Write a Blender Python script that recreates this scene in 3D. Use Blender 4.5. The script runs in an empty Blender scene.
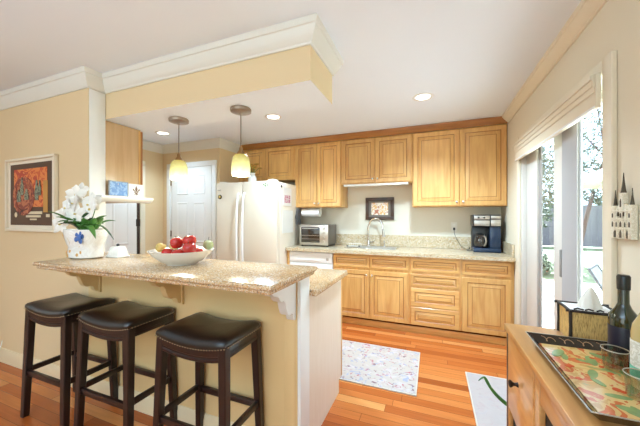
import bpy, bmesh, math, random
from mathutils import Vector, Matrix
random.seed(7)
PI = math.pi
sc = bpy.context.scene
COL = sc.collection

# ------------------------------------------------------------------ camera, world, sun, area lights, exposure
cam_d = bpy.data.cameras.new('camera')
cam = bpy.data.objects.new('camera', cam_d); COL.objects.link(cam)
cam.location = (0, 0, 1.316)
cam.rotation_euler = (PI/2, 0, math.radians(21.47))
cam_d.sensor_width = 36; cam_d.lens = 16.03
cam_d.shift_y = 3.66/640
cam_d.clip_start = .02
sc.camera = cam

world = bpy.data.worlds.new('sky'); sc.world = world; world.use_nodes = True
wn = world.node_tree.nodes; wl = world.node_tree.links
bg = wn['Background']
bg.inputs['Color'].default_value = (.62, .82, 1.0, 1); bg.inputs['Strength'].default_value = 3.36

def light(name, kind, loc, rot, energy, color=(1, 1, 1), size=1, size_y=None, **kw):
    d = bpy.data.lights.new(name, kind); d.energy = energy; d.color = color
    if kind == 'AREA':
        d.shape = 'RECTANGLE' if size_y else 'SQUARE'; d.size = size
        if size_y: d.size_y = size_y
    elif kind != 'SUN': d.shadow_soft_size = size
    for k, v in kw.items(): setattr(d, k, v)
    o = bpy.data.objects.new(name, d); COL.objects.link(o); o.location = loc; o.rotation_euler = rot
    return o
light('sun', 'SUN', (0, 0, 9), (math.radians(-38), math.radians(-8), 0), 62.0, (.68, .87, 1), angle=.02)
# added fill lights, unseen, behind and to the left of the camera
light('rear_fill_light', 'AREA', (-1.6, -3.2, 1.45), (PI/2, 0, 0), 58, (.72, .945, 1), 4.6, 1.9)  # added fill from behind, no window is built there
light('ceiling_fill_light', 'AREA', (-1.2, -1.5, 1.75), (PI, 0, 0), 100, (.56, .80, 1), 2.2, 1.4)  # added uplight that brightens the ceiling
light('dining_fill_light', 'AREA', (-5.75, -1.2, 1.45), (PI/2, 0, -PI/2), 12, (.62, .84, 1), 2.6, 1.7)  # added fill from the left, no window is built there
pl = light('patio_door_portal', 'AREA', (.93, 2.44, .98), (PI/2, 0, PI/2), 1, (1, 1, 1), 1.4, 1.9)
pl.data.cycles.is_portal = True

sc.view_settings.view_transform = 'Standard'
sc.view_settings.look = 'None'
sc.view_settings.gamma = 1
sc.view_settings.use_curve_mapping = False
sc.view_settings.exposure = 0.1

# ------------------------------------------------------------------ materials
def new_mat(name):
    m = bpy.data.materials.new(name); m.use_nodes = True
    return m, m.node_tree.nodes, m.node_tree.links, m.node_tree.nodes['Principled BSDF']
def rgb(*c): return (c[0], c[1], c[2], 1)
def s2l(r, g, b):
    f = lambda c: (c/255/12.92) if c/255 <= .04045 else ((c/255+.055)/1.055)**2.4
    return (f(r), f(g), f(b), 1)
def plain(name, col, rough=.5, metal=0, coat=0, noise=.04, scale=8, bump=0, trans=0, emit=None, spec=.5, sheen=0):
    m, n, l, b = new_mat(name)
    b.inputs['Roughness'].default_value = rough; b.inputs['Metallic'].default_value = metal
    b.inputs['Coat Weight'].default_value = coat; b.inputs['Transmission Weight'].default_value = trans
    b.inputs['Specular IOR Level'].default_value = spec; b.inputs['Sheen Weight'].default_value = sheen
    tc = n.new('ShaderNodeTexCoord'); nz = n.new('ShaderNodeTexNoise'); nz.inputs['Scale'].default_value = scale
    nz.inputs['Detail'].default_value = 4
    l.new(tc.outputs['Object'], nz.inputs['Vector'])
    mx = n.new('ShaderNodeMix'); mx.data_type = 'RGBA'
    mx.inputs['A'].default_value = tuple(min(1, c*(1-noise)) for c in col[:3]) + (1,)
    mx.inputs['B'].default_value = tuple(min(1, c*(1+noise)) for c in col[:3]) + (1,)
    l.new(nz.outputs['Fac'], mx.inputs['Factor']); l.new(mx.outputs['Result'], b.inputs['Base Color'])
    if bump:
        bp = n.new('ShaderNodeBump'); bp.inputs['Strength'].default_value = bump; bp.inputs['Distance'].default_value = .004
        n2 = n.new('ShaderNodeTexNoise'); n2.inputs['Scale'].default_value = scale*12; l.new(tc.outputs['Object'], n2.inputs['Vector'])
        l.new(n2.outputs['Fac'], bp.inputs['Height']); l.new(bp.outputs['Normal'], b.inputs['Normal'])
    if emit:
        b.inputs['Emission Color'].default_value = emit[0]; b.inputs['Emission Strength'].default_value = emit[1]
    return m
def wood(name, c1, c2, axis='Z', rough=.38, coat=.25, scale=7, rand=.12):
    m, n, l, b = new_mat(name)
    b.inputs['Roughness'].default_value = rough; b.inputs['Coat Weight'].default_value = coat; b.inputs['Coat Roughness'].default_value = .15
    tc = n.new('ShaderNodeTexCoord'); mp = n.new('ShaderNodeMapping')
    s = [scale*2.2]*3; s['XYZ'.index(axis)] = scale*.22
    mp.inputs['Scale'].default_value = s
    oi = n.new('ShaderNodeObjectInfo'); vm = n.new('ShaderNodeVectorMath'); vm.operation = 'ADD'
    sc_ = n.new('ShaderNodeMath'); sc_.operation = 'MULTIPLY'; sc_.inputs[1].default_value = 30
    l.new(oi.outputs['Random'], sc_.inputs[0])
    l.new(tc.outputs['Object'], mp.inputs['Vector']); l.new(mp.outputs['Vector'], vm.inputs[0]); l.new(sc_.outputs[0], vm.inputs[1])
    nz = n.new('ShaderNodeTexNoise'); nz.inputs['Scale'].default_value = 1.6; nz.inputs['Detail'].default_value = 6; nz.inputs['Distortion'].default_value = .6
    l.new(vm.outputs[0], nz.inputs['Vector'])
    cr = n.new('ShaderNodeValToRGB'); cr.color_ramp.elements[0].position = .32; cr.color_ramp.elements[1].position = .68
    cr.color_ramp.elements[0].color = c1; cr.color_ramp.elements[1].color = c2
    l.new(nz.outputs['Fac'], cr.inputs['Fac'])
    hs = n.new('ShaderNodeHueSaturation')
    mr = n.new('ShaderNodeMapRange'); mr.inputs['To Min'].default_value = 1-rand; mr.inputs['To Max'].default_value = 1+rand*.6
    l.new(oi.outputs['Random'], mr.inputs['Value']); l.new(mr.outputs[0], hs.inputs['Value'])
    l.new(cr.outputs['Color'], hs.inputs['Color']); l.new(hs.outputs['Color'], b.inputs['Base Color'])
    return m
def granite(name, base, scale=1.0, rough=.19, gold=(.55, .38, .18, 1)):
    m, n, l, b = new_mat(name); b.inputs['Roughness'].default_value = rough
    tc = n.new('ShaderNodeTexCoord')
    def layer(prev, sc_, lo, hi, col, det=3):
        nz = n.new('ShaderNodeTexNoise'); nz.inputs['Scale'].default_value = sc_*scale; nz.inputs['Detail'].default_value = det
        l.new(tc.outputs['Object'], nz.inputs['Vector'])
        mr = n.new('ShaderNodeMapRange'); mr.inputs['From Min'].default_value = lo; mr.inputs['From Max'].default_value = hi
        l.new(nz.outputs['Fac'], mr.inputs['Value'])
        mx = n.new('ShaderNodeMix'); mx.data_type = 'RGBA'; l.new(mr.outputs[0], mx.inputs['Factor'])
        if isinstance(prev, tuple): mx.inputs['A'].default_value = prev
        else: l.new(prev, mx.inputs['A'])
        mx.inputs['B'].default_value = col
        return mx.outputs['Result']
    c = layer(base, 14, .42, .66, tuple(x*.80 for x in base[:3])+(1,))
    c = layer(c, 110, .50, .62, gold)
    c = layer(c, 130, .54, .62, (.80, .70, .56, 1), 2)
    c = layer(c, 95, .60, .68, (.20, .13, .08, 1), 4)
    c = layer(c, 150, .64, .69, (.035, .03, .025, 1), 2)
    l.new(c, b.inputs['Base Color'])
    return m
def glass(name, tint=(1, 1, 1, 1), refl=.08, rough=0):
    m, n, l, b = new_mat(name); n.remove(b)
    t = n.new('ShaderNodeBsdfTransparent'); t.inputs['Color'].default_value = tint
    g = n.new('ShaderNodeBsdfGlossy'); g.inputs['Roughness'].default_value = rough
    mx = n.new('ShaderNodeMixShader'); fr = n.new('ShaderNodeFresnel'); fr.inputs['IOR'].default_value = 1.0+refl*5
    ge = n.new('ShaderNodeNewGeometry'); fm = n.new('ShaderNodeMath'); fm.operation = 'MULTIPLY'; iv = n.new('ShaderNodeMath'); iv.operation = 'SUBTRACT'; iv.inputs[0].default_value = 1
    l.new(ge.outputs['Backfacing'], iv.inputs[1]); l.new(fr.outputs[0], fm.inputs[0]); l.new(iv.outputs[0], fm.inputs[1])
    l.new(fm.outputs[0], mx.inputs['Fac']); l.new(t.outputs[0], mx.inputs[1]); l.new(g.outputs[0], mx.inputs[2])
    l.new(mx.outputs[0], n['Material Output'].inputs['Surface'])
    return m
def emitter(name, col, s):
    m, n, l, b = new_mat(name)
    b.inputs['Base Color'].default_value = col; b.inputs['Emission Color'].default_value = col; b.inputs['Emission Strength'].default_value = s
    return m

M = {}
M['wall'] = plain('wall_paint', s2l(230, 204, 162), .75, noise=.02, scale=3, bump=.05)
M['wall_right'] = plain('right_wall_paint', s2l(232, 221, 198), .75, noise=.02, scale=3, bump=.05)
M['wall_back'] = plain('kitchen_wall_paint', s2l(226, 218, 200), .7, noise=.02, scale=3, bump=.05)
M['ceiling'] = plain('ceiling_paint', s2l(237, 242, 250), .85, noise=.01, scale=3)
M['trim'] = plain('trim_paint', s2l(230, 226, 216), .4, noise=.01)
M['trim_tan'] = plain('tan_trim_paint', s2l(234, 222, 198), .45, noise=.015)
M['base_paint'] = plain('cream_base_paint', s2l(236, 216, 180), .4, noise=.01)
M['white'] = plain('white_paint', s2l(240, 238, 234), .4, noise=.01)
M['bar_wall'] = plain('bar_wall_paint', s2l(232, 198, 142), .55, noise=.02, scale=3)
M['maple'] = wood('maple', s2l(214, 156, 88), s2l(234, 185, 112))
M['maple_h'] = wood('maple_horizontal', s2l(214, 156, 88), s2l(234, 185, 112), 'X')
M['maple_dark'] = wood('maple_crown', s2l(150, 94, 42), s2l(178, 116, 54), 'X')
M['glaze'] = plain('brown_glaze', s2l(170, 110, 58), .45, noise=.1)
M['panel'] = wood('cream_laminate', s2l(233, 214, 192), s2l(238, 221, 201), 'Z', .5, .05, 10, .02)
M['granite'] = granite('granite', s2l(212, 194, 160), gold=s2l(188, 150, 100))
M['granite_bar'] = granite('warm_granite', s2l(212, 178, 136), gold=s2l(196, 148, 92))
M['fridge'] = plain('fridge_enamel', s2l(231, 218, 198), .38, noise=.01, coat=.15)
M['plastic_white'] = plain('white_plastic', s2l(240, 238, 232), .35, noise=.01)
M['steel'] = plain('brushed_steel', s2l(196, 190, 182), .3, .9, noise=.06, scale=20)
M['chrome'] = plain('chrome', (.8, .8, .8, 1), .12, 1, noise=.01)
M['nickel'] = plain('brushed_nickel', s2l(160, 146, 132), .35, .85, noise=.05)
M['black'] = plain('black_plastic', (.012, .012, .014, 1), .3, noise=.1)
M['dark_glass'] = plain('dark_glass', (.03, .02, .015, 1), .05, noise=.1, coat=.6)
M['leather'] = plain('dark_leather', (.012, .0085, .007, 1), .30, noise=.15, scale=30, bump=.10, spec=.65)
M['espresso'] = wood('espresso_wood', (.012, .005, .005, 1), (.022, .009, .008, 1), 'Z', .34, .22, 8, .1)
M['brass'] = plain('antique_brass_nail', s2l(178, 158, 128), .35, .9, noise=.1)
M['aged_bronze'] = plain('aged_bronze', s2l(150, 108, 60), .4, .4, noise=.15)
M['bronze'] = plain('dark_bronze', (.03, .022, .018, 1), .35, .7, noise=.1)
M['leaf'] = plain('leaf', (.075, .22, .04, 1), .4, noise=.35, scale=12)
M['leaf_dark'] = plain('dark_leaf', (.03, .09, .025, 1), .4, noise=.35, scale=12)
M['petal'] = plain('white_petal', s2l(245, 240, 232), .6, noise=.02)
M['petal_c'] = plain('petal_centre', s2l(226, 200, 120), .6)
M['ceramic'] = plain('white_ceramic', s2l(243, 240, 234), .15, noise=.01, coat=.4)
M['apple'] = plain('red_apple', (.52, .02, .012, 1), .2, noise=.35, scale=14, coat=.4)
M['pear'] = plain('yellow_pear', (.66, .46, .13, 1), .35, noise=.15, scale=9)
M['lime'] = plain('green_fruit', (.42, .47, .22, 1), .3, noise=.2, scale=9)
M['stem'] = plain('brown_stem', (.10, .055, .02, 1), .6)
M['honey'] = wood('honey_pine', s2l(196, 134, 72), s2l(228, 170, 104), 'Y', .28, .4, 6, .03)
M['dark_edge'] = wood('dark_walnut', (.030, .014, .008, 1), (.07, .03, .016, 1), 'Z', .35, .2, 8)
M['gapblack'] = plain('interior_shade', (.025, .015, .01, 1), .7)
M['birch'] = None
M['twig'] = plain('dark_twig', (.022, .014, .01, 1), .55, noise=.4, scale=30, bump=.2)
M['tissue'] = plain('tissue_paper', s2l(246, 240, 230), .9, noise=.01)
M['bottle_green'] = plain('dark_green_glass', (.016, .022, .004, 1), .05, noise=.2, coat=.8)
M['bottle_top'] = plain('black_capsule', (.01, .011, .009, 1), .3, noise=.1)
M['wine'] = plain('pale_wine_glass', s2l(204, 180, 120), .06, noise=.06, coat=.8)
M['label_dark'] = plain('navy_label', (.008, .007, .022, 1), .35, noise=.25, scale=20)
M['label_teal'] = plain('teal_label_band', s2l(110, 190, 160), .6, noise=.05)
M['stone'] = plain('pale_stone', s2l(222, 208, 178), .8, noise=.16, scale=45, bump=.3)
M['stone_dark'] = plain('dark_slate', s2l(84, 74, 58), .7, noise=.2, scale=40)
M['paper'] = plain('white_paper', s2l(244, 242, 238), .8, noise=.01)
M['mat'] = plain('cream_mat', s2l(236, 222, 200), .7, noise=.01)
M['grey_metal'] = plain('grey_metal', s2l(150, 152, 156), .5, .3)
M['sling'] = plain('pale_sling', s2l(150, 146, 144), .8, noise=.03)
M['vane'] = plain('grey_vane', s2l(178, 174, 172), .7, noise=.02)
M['alu'] = plain('white_aluminium', s2l(214, 207, 197), .4, noise=.01)
M['alu_grey'] = plain('grey_gasket', s2l(150, 144, 138), .5, noise=.03)
M['pane'] = glass('window_glass', (.985, .985, .99, 1), .05)
M['tumbler'] = glass('clear_tumbler', (.88, .87, .83, 1), .24, .04)
M['canvas'] = plain('cream_canvas', s2l(212, 200, 182), .8, noise=.02)
M['bark'] = plain('tree_bark', s2l(112, 84, 78), .9, noise=.3, scale=14)
M['foliage'] = plain('tree_foliage', (.12, .135, .09, 1), .6, noise=.5, scale=5)
M['fence'] = plain('weathered_fence', s2l(128, 120, 132), .85, noise=.12, scale=4)
M['lawn'] = plain('lawn_grass', (.24, .27, .15, 1), .9, noise=.3, scale=2)
M['concrete'] = plain('patio_concrete', s2l(214, 208, 198), .85, noise=.06, scale=3)
M['gold'] = plain('gold_ribbon', s2l(206, 160, 70), .4, .3, noise=.2)
M['blue'] = plain('blue_glaze', s2l(70, 110, 180), .3, noise=.3, scale=60)
M['grey_cloth'] = plain('grey_cloth', s2l(92, 88, 86), .9, noise=.2, scale=40)

def floor_mat():
    m, n, l, b = new_mat('cherry_plank_floor')
    tc = n.new('ShaderNodeTexCoord')
    br = n.new('ShaderNodeTexBrick'); br.inputs['Scale'].default_value = 1
    br.inputs['Brick Width'].default_value = 1.05; br.inputs['Row Height'].default_value = .075
    br.inputs['Mortar Size'].default_value = .0012; br.inputs['Mortar Smooth'].default_value = .1; br.offset = 0
    br.inputs['Color1'].default_value = (0, 0, 0, 1); br.inputs['Color2'].default_value = (1, 1, 1, 1); br.inputs['Mortar'].default_value = (.1, .1, .1, 1)
    sp = n.new('ShaderNodeSeparateXYZ'); l.new(tc.outputs['Object'], sp.inputs[0])
    dv = n.new('ShaderNodeMath'); dv.operation = 'DIVIDE'; dv.inputs[1].default_value = .075; l.new(sp.outputs['Y'], dv.inputs[0])
    fl_ = n.new('ShaderNodeMath'); fl_.operation = 'FLOOR'; l.new(dv.outputs[0], fl_.inputs[0])
    wnz = n.new('ShaderNodeTexWhiteNoise'); wnz.noise_dimensions = '1D'; l.new(fl_.outputs[0], wnz.inputs['W'])
    ma = n.new('ShaderNodeMath'); ma.operation = 'MULTIPLY_ADD'; ma.inputs[1].default_value = 1.05; l.new(wnz.outputs['Value'], ma.inputs[0]); l.new(sp.outputs['X'], ma.inputs[2])
    cb = n.new('ShaderNodeCombineXYZ'); l.new(ma.outputs[0], cb.inputs['X']); l.new(sp.outputs['Y'], cb.inputs['Y'])
    l.new(cb.outputs[0], br.inputs['Vector'])
    cr = n.new('ShaderNodeValToRGB'); e = cr.color_ramp.elements
    e[0].position = 0; e[0].color = s2l(166, 80, 32); e[1].position = 1; e[1].color = s2l(230, 158, 92)
    a = e.new(.35); a.color = s2l(194, 103, 45); a = e.new(.7); a.color = s2l(210, 124, 62)
    l.new(br.outputs['Color'], cr.inputs['Fac'])
    mp = n.new('ShaderNodeMapping'); mp.inputs['Scale'].default_value = (2.2, 34, 1); l.new(tc.outputs['Object'], mp.inputs['Vector'])
    nz = n.new('ShaderNodeTexNoise'); nz.inputs['Scale'].default_value = 1.5; nz.inputs['Detail'].default_value = 6; l.new(mp.outputs[0], nz.inputs['Vector'])
    mr = n.new('ShaderNodeMapRange'); mr.inputs['To Min'].default_value = .72; mr.inputs['To Max'].default_value = 1.2; l.new(nz.outputs['Fac'], mr.inputs['Value'])
    hs = n.new('ShaderNodeHueSaturation'); l.new(cr.outputs['Color'], hs.inputs['Color']); l.new(mr.outputs[0], hs.inputs['Value'])
    mx = n.new('ShaderNodeMix'); mx.data_type = 'RGBA'; mx.inputs['B'].default_value = s2l(96, 44, 20)
    l.new(br.outputs['Fac'], mx.inputs['Factor']); l.new(hs.outputs['Color'], mx.inputs['A'])
    l.new(mx.outputs['Result'], b.inputs['Base Color'])
    b.inputs['Roughness'].default_value = .27
    return m
M['floor'] = floor_mat()
def rug_mat(name, seed, base, strength):
    m, n, l, b = new_mat(name); b.inputs['Roughness'].default_value = .95
    tc = n.new('ShaderNodeTexCoord')
    def lay(prev, sc_, lo, hi, col, off, dist=0):
        mp = n.new('ShaderNodeMapping'); mp.inputs['Location'].default_value = (off+seed, off*2, 0); l.new(tc.outputs['Object'], mp.inputs['Vector'])
        nz = n.new('ShaderNodeTexNoise'); nz.inputs['Scale'].default_value = sc_; nz.inputs['Detail'].default_value = 5; nz.inputs['Distortion'].default_value = dist
        l.new(mp.outputs[0], nz.inputs['Vector'])
        mr = n.new('ShaderNodeMapRange'); mr.inputs['From Min'].default_value = lo; mr.inputs['From Max'].default_value = hi; mr.inputs['To Max'].default_value = strength
        l.new(nz.outputs['Fac'], mr.inputs['Value'])
        mx = n.new('ShaderNodeMix'); mx.data_type = 'RGBA'; l.new(mr.outputs[0], mx.inputs['Factor'])
        if isinstance(prev, tuple): mx.inputs['A'].default_value = prev
        else: l.new(prev, mx.inputs['A'])
        mx.inputs['B'].default_value = col; return mx.outputs['Result']
    c = lay(base, 9, .52, .64, s2l(206, 196, 196), 1.3, 1.5)
    c = lay(c, 17, .58, .66, s2l(150, 160, 190), 4.1, 1)
    c = lay(c, 22, .60, .66, s2l(184, 96, 110), 7.7, 1)
    c = lay(c, 26, .61, .67, s2l(120, 70, 88), 9.9, .5)
    l.new(c, b.inputs['Base Color']); return m
M['rug'] = rug_mat('faded_floral_rug', 0, s2l(196, 184, 174), .8)
M['rug2'] = rug_mat('plain_pale_rug', 3, s2l(184, 172, 168), .10)
def art_mat(name, cols, scale, dist=1.5, seed=0, rough=.5):
    m, n, l, b = new_mat(name); b.inputs['Roughness'].default_value = rough
    tc = n.new('ShaderNodeTexCoord'); mp = n.new('ShaderNodeMapping'); mp.inputs['Location'].default_value = (seed, seed, seed); l.new(tc.outputs['Object'], mp.inputs['Vector'])
    nz = n.new('ShaderNodeTexNoise'); nz.inputs['Scale'].default_value = scale; nz.inputs['Detail'].default_value = 3; nz.inputs['Distortion'].default_value = dist
    l.new(mp.outputs[0], nz.inputs['Vector'])
    cr = n.new('ShaderNodeValToRGB'); cr.color_ramp.interpolation = 'CONSTANT'
    e = cr.color_ramp.elements; k = len(cols)
    while len(e) < k: e.new(.5)
    for i, c in enumerate(cols): e[i].position = 0 if i == 0 else .33+.36*(i-1)/max(1, k-2); e[i].color = c
    l.new(nz.outputs['Fac'], cr.inputs['Fac']); l.new(cr.outputs['Color'], b.inputs['Base Color'])
    return m
M['art_hot'] = art_mat('orange_red_print', [s2l(150, 40, 20), s2l(206, 88, 34), s2l(226, 130, 60), s2l(186, 60, 30), s2l(232, 160, 90)], 9)
M['art_brown'] = plain('dark_brown_print', s2l(86, 56, 32), .5, noise=.15)
M['art_ring'] = art_mat('red_brown_ring_print', [s2l(70, 24, 16), s2l(140, 56, 34), s2l(190, 110, 70), s2l(96, 36, 24)], 14, seed=3)
M['art_fig'] = art_mat('grey_green_figure_print', [s2l(60, 64, 54), s2l(140, 146, 120), s2l(90, 84, 70), s2l(190, 180, 140)], 26, seed=5)
M['art_caption'] = plain('pale_caption_print', s2l(220, 204, 170), .5)
M['art_small'] = art_mat('small_food_print', [s2l(236, 226, 206), s2l(222, 170, 90), s2l(240, 232, 218), s2l(190, 120, 90), s2l(230, 220, 200)], 16, seed=2)
M['art_sky'] = art_mat('blue_scene_tile', [s2l(96, 140, 196), s2l(150, 180, 214), s2l(112, 150, 200), s2l(206, 190, 180)], 22, seed=8)
M['stone'] = art_mat('weathered_pale_stone', [s2l(236, 226, 204), s2l(240, 232, 214), s2l(222, 210, 184), s2l(238, 230, 210), s2l(182, 166, 134)], 170, .3, 2, .8)
M['tray_art'] = art_mat('fruit_and_leaf_tray_print', [s2l(146, 158, 96), s2l(206, 158, 92), s2l(222, 182, 118), s2l(206, 110, 62), s2l(216, 170, 100), s2l(128, 148, 92)], 13, 1.0, 4, .12)
M['label_pale'] = art_mat('pale_sketch_label', [s2l(234, 230, 216), s2l(236, 232, 220), s2l(214, 208, 190), s2l(234, 230, 218), s2l(196, 188, 170)], 30, 2, 9, .6)
M['tray_black'] = plain('black_lacquer', (.018, .010, .008, 1), .2, noise=.2, coat=.5)
M['pot'] = art_mat('floral_print_porcelain', [s2l(244, 238, 230), s2l(246, 242, 236), s2l(240, 234, 228), s2l(246, 242, 238), s2l(226, 206, 170)], 18, 1, 1, .2)
M['magnet_mix'] = art_mat('colourful_magnet', [s2l(60, 80, 150), s2l(230, 228, 224), s2l(190, 70, 120), s2l(226, 224, 220), s2l(60, 60, 70)], 40, 1, 6)
def birch_mat():
    m, n, l, b = new_mat('birch_bark_panel'); b.inputs['Roughness'].default_value = .6
    tc = n.new('ShaderNodeTexCoord'); mp = n.new('ShaderNodeMapping'); mp.inputs['Scale'].default_value = (210, 210, 26); l.new(tc.outputs['Object'], mp.inputs['Vector'])
    nz = n.new('ShaderNodeTexNoise'); nz.inputs['Scale'].default_value = 2; nz.inputs['Detail'].default_value = 4; l.new(mp.outputs[0], nz.inputs['Vector'])
    cr = n.new('ShaderNodeValToRGB'); e = cr.color_ramp.elements; e[0].position = .30; e[0].color = s2l(150, 110, 56); e[1].position = .55; e[1].color = s2l(218, 182, 112)
    l.new(nz.outputs['Fac'], cr.inputs['Fac']); l.new(cr.outputs['Color'], b.inputs['Base Color']); return m
M['birch'] = birch_mat()
def shade_mat():
    m, n, l, b = new_mat('amber_green_art_glass'); b.inputs['Roughness'].default_value = .25
    tc = n.new('ShaderNodeTexCoord'); nz = n.new('ShaderNodeTexNoise'); nz.inputs['Scale'].default_value = 16; nz.inputs['Distortion'].default_value = 1.5
    l.new(tc.outputs['Object'], nz.inputs['Vector'])
    sx = n.new('ShaderNodeSeparateXYZ'); l.new(tc.outputs['Object'], sx.inputs[0])
    mr = n.new('ShaderNodeMapRange'); mr.inputs['From Min'].default_value = 0; mr.inputs['From Max'].default_value = .17; l.new(sx.outputs['Z'], mr.inputs['Value'])
    ad = n.new('ShaderNodeMath'); ad.operation = 'MULTIPLY_ADD'; ad.inputs[1].default_value = .22; l.new(nz.outputs['Fac'], ad.inputs[0]); l.new(mr.outputs[0], ad.inputs[2])
    cr = n.new('ShaderNodeValToRGB'); e = cr.color_ramp.elements; e[0].position = .15; e[0].color = s2l(255, 250, 226); e[1].position = .95; e[1].color = s2l(178, 160, 84)
    a = e.new(.5); a.color = s2l(216, 214, 146)
    l.new(ad.outputs[0], cr.inputs['Fac']); l.new(cr.outputs['Color'], b.inputs['Base Color']); l.new(cr.outputs['Color'], b.inputs['Emission Color'])
    b.inputs['Emission Strength'].default_value = .65
    return m
M['shade'] = shade_mat()
M['bulb'] = emitter('lit_bulb', (1, .88, .62, 1), 9)
M['downlight'] = emitter('lit_lens', (1, .96, .88, 1), 6)

# ------------------------------------------------------------------ mesh helpers
class MB:
    def __init__(s): s.bm = bmesh.new()
    def box(s, x0, x1, y0, y1, z0, z1, b=0, mi=0, rot=None):
        r = bmesh.ops.create_cube(s.bm, size=1)
        vs = r['verts']
        for v in vs: v.co = Vector(((x0+x1)/2+v.co.x*(x1-x0), (y0+y1)/2+v.co.y*(y1-y0), (z0+z1)/2+v.co.z*(z1-z0)))
        fs = list({f for v in vs for f in v.link_faces})
        for f in fs: f.material_index = mi
        if b:
            es = list({e for v in vs for e in v.link_edges})
            rr = bmesh.ops.bevel(s.bm, geom=es, offset=b, segments=2, profile=.5, affect='EDGES')
            vs = list({v for f in rr['faces'] for v in f.verts} | {v for v in vs if v.is_valid})
            for f in rr['faces']: f.material_index = mi
        if rot is not None: bmesh.ops.transform(s.bm, matrix=rot, verts=vs)
        return s
    def quad(s, pts, mi=0):
        f = s.bm.faces.new([s.bm.verts.new(p) for p in pts]); f.material_index = mi; return f
    def lathe(s, prof, n=32, mi=0, c=(0, 0, 0), cap0=True, cap1=True, sq=1):
        rings = []
        for r, z in prof:
            rings.append([s.bm.verts.new((c[0]+r*math.cos(2*PI*i/n), c[1]+r*sq*math.sin(2*PI*i/n), c[2]+z)) for i in range(n)])
        for a, b in zip(rings, rings[1:]):
            for i in range(n):
                f = s.bm.faces.new((a[i], a[(i+1) % n], b[(i+1) % n], b[i])); f.material_index = mi
        if cap0: s.bm.faces.new(rings[0][::-1]).material_index = mi
        if cap1: s.bm.faces.new(rings[-1]).material_index = mi
        return s
    def tube(s, pts, r, n=8, mi=0, cap=True):
        pts = [Vector(p) for p in pts]; rings = []; up = None
        for i, p in enumerate(pts):
            t = (pts[min(i+1, len(pts)-1)]-pts[max(i-1, 0)]).normalized()
            if up is None:
                up = Vector((0, 0, 1)) if abs(t.z) < .9 else Vector((1, 0, 0))
            u = t.cross(up).normalized(); w = u.cross(t).normalized(); up = w
            rr = r[i] if isinstance(r, (list, tuple)) else r
            rings.append([s.bm.verts.new(p+(u*math.cos(2*PI*k/n)+w*math.sin(2*PI*k/n))*rr) for k in range(n)])
        for a, b in zip(rings, rings[1:]):
            for i in range(n):
                s.bm.faces.new((a[i], a[(i+1) % n], b[(i+1) % n], b[i])).material_index = mi
        if cap: s.bm.faces.new(rings[0][::-1]).material_index = mi; s.bm.faces.new(rings[-1]).material_index = mi
        return s
    def loft(s, rings, mi=0, caps=True):
        vr = [[s.bm.verts.new(p) for p in r] for r in rings]; n = len(vr[0])
        for a, b in zip(vr, vr[1:]):
            for i in range(n): s.bm.faces.new((a[i], a[(i+1) % n], b[(i+1) % n], b[i])).material_index = mi
        if caps: s.bm.faces.new(vr[0][::-1]).material_index = mi; s.bm.faces.new(vr[-1]).material_index = mi
        return s
    def prism(s, poly, axis, a, b, mi=0):
        def P(p, t):
            return {'x': (t, p[0], p[1]), 'y': (p[0], t, p[1]), 'z': (p[0], p[1], t)}[axis]
        return s.loft([[P(p, a) for p in poly], [P(p, b) for p in poly]], mi)
    def sweep(s, path, prof, mi=0, caps=True):
        """profile (d, z): d is the offset to the left of the path"""
        n = len(path); rings = []
        for i, p in enumerate(path):
            p = Vector((p[0], p[1]))
            def nrm(a, b):
                d = (Vector(b)-Vector(a)).normalized(); return Vector((-d.y, d.x))
            if i == 0: o = nrm(path[0], path[1])
            elif i == n-1: o = nrm(path[-2], path[-1])
            else:
                a, b = nrm(path[i-1], path[i]), nrm(path[i], path[i+1]); o = (a+b)/(1+a.dot(b))
            rings.append([(p.x+o.x*d, p.y+o.y*d, z) for d, z in prof])
        return s.loft(rings, mi, caps)
    def grid(s, fn, nu, nv, mi=0):
        vs = [[s.bm.verts.new(fn(i/nu, j/nv)) for j in range(nv+1)] for i in range(nu+1)]
        for i in range(nu):
            for j in range(nv):
                s.bm.faces.new((vs[i][j], vs[i+1][j], vs[i+1][j+1], vs[i][j+1])).material_index = mi
        return s
    def ball(s, c, r, mi=0, u=12, v=8, sc_=(1, 1, 1)):
        rr = bmesh.ops.create_uvsphere(s.bm, u_segments=u, v_segments=v, radius=r)
        for q in rr['verts']: q.co = Vector((c[0]+q.co.x*sc_[0], c[1]+q.co.y*sc_[1], c[2]+q.co.z*sc_[2]))
        for f in {f for q in rr['verts'] for f in q.link_faces}: f.material_index = mi
        return s
    def build(s, name, mats, parent=None, loc=None, rot=None, smooth=35, thick=0):
        me = bpy.data.meshes.new(name)
        bmesh.ops.recalc_face_normals(s.bm, faces=s.bm.faces[:])
        s.bm.to_mesh(me); s.bm.free()
        for m in (mats if isinstance(mats, list) else [mats]): me.materials.append(m)
        if smooth:
            for p in me.polygons: p.use_smooth = True
            me.set_sharp_from_angle(angle=math.radians(smooth))
        o = bpy.data.objects.new(name, me); COL.objects.link(o)
        if parent: o.parent = parent
        if loc: o.location = loc
        if rot: o.rotation_euler = rot
        if thick:
            md = o.modifiers.new('thickness', 'SOLIDIFY'); md.thickness = thick; md.offset = 0
        return o
def tag(o, label, cat, group=None, kind=None):
    o['label'] = label; o['category'] = cat
    if group: o['group'] = group
    if kind: o['kind'] = kind
    return o
def thing(name, label, cat, loc=(0, 0, 0), rz=0, group=None):
    o = bpy.data.objects.new(name, None); COL.objects.link(o); o.location = loc; o.rotation_euler = (0, 0, rz)
    o.empty_display_size = .1
    return tag(o, label, cat, group)
def struct(o, label=None):
    o['kind'] = 'structure'
    if label: o['label'] = label
    return o
def copy_tree(o, parent=None):
    c = o.copy(); COL.objects.link(c)
    if parent: c.parent = parent
    for ch in list(o.children): copy_tree(ch, c)
    return c

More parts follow.
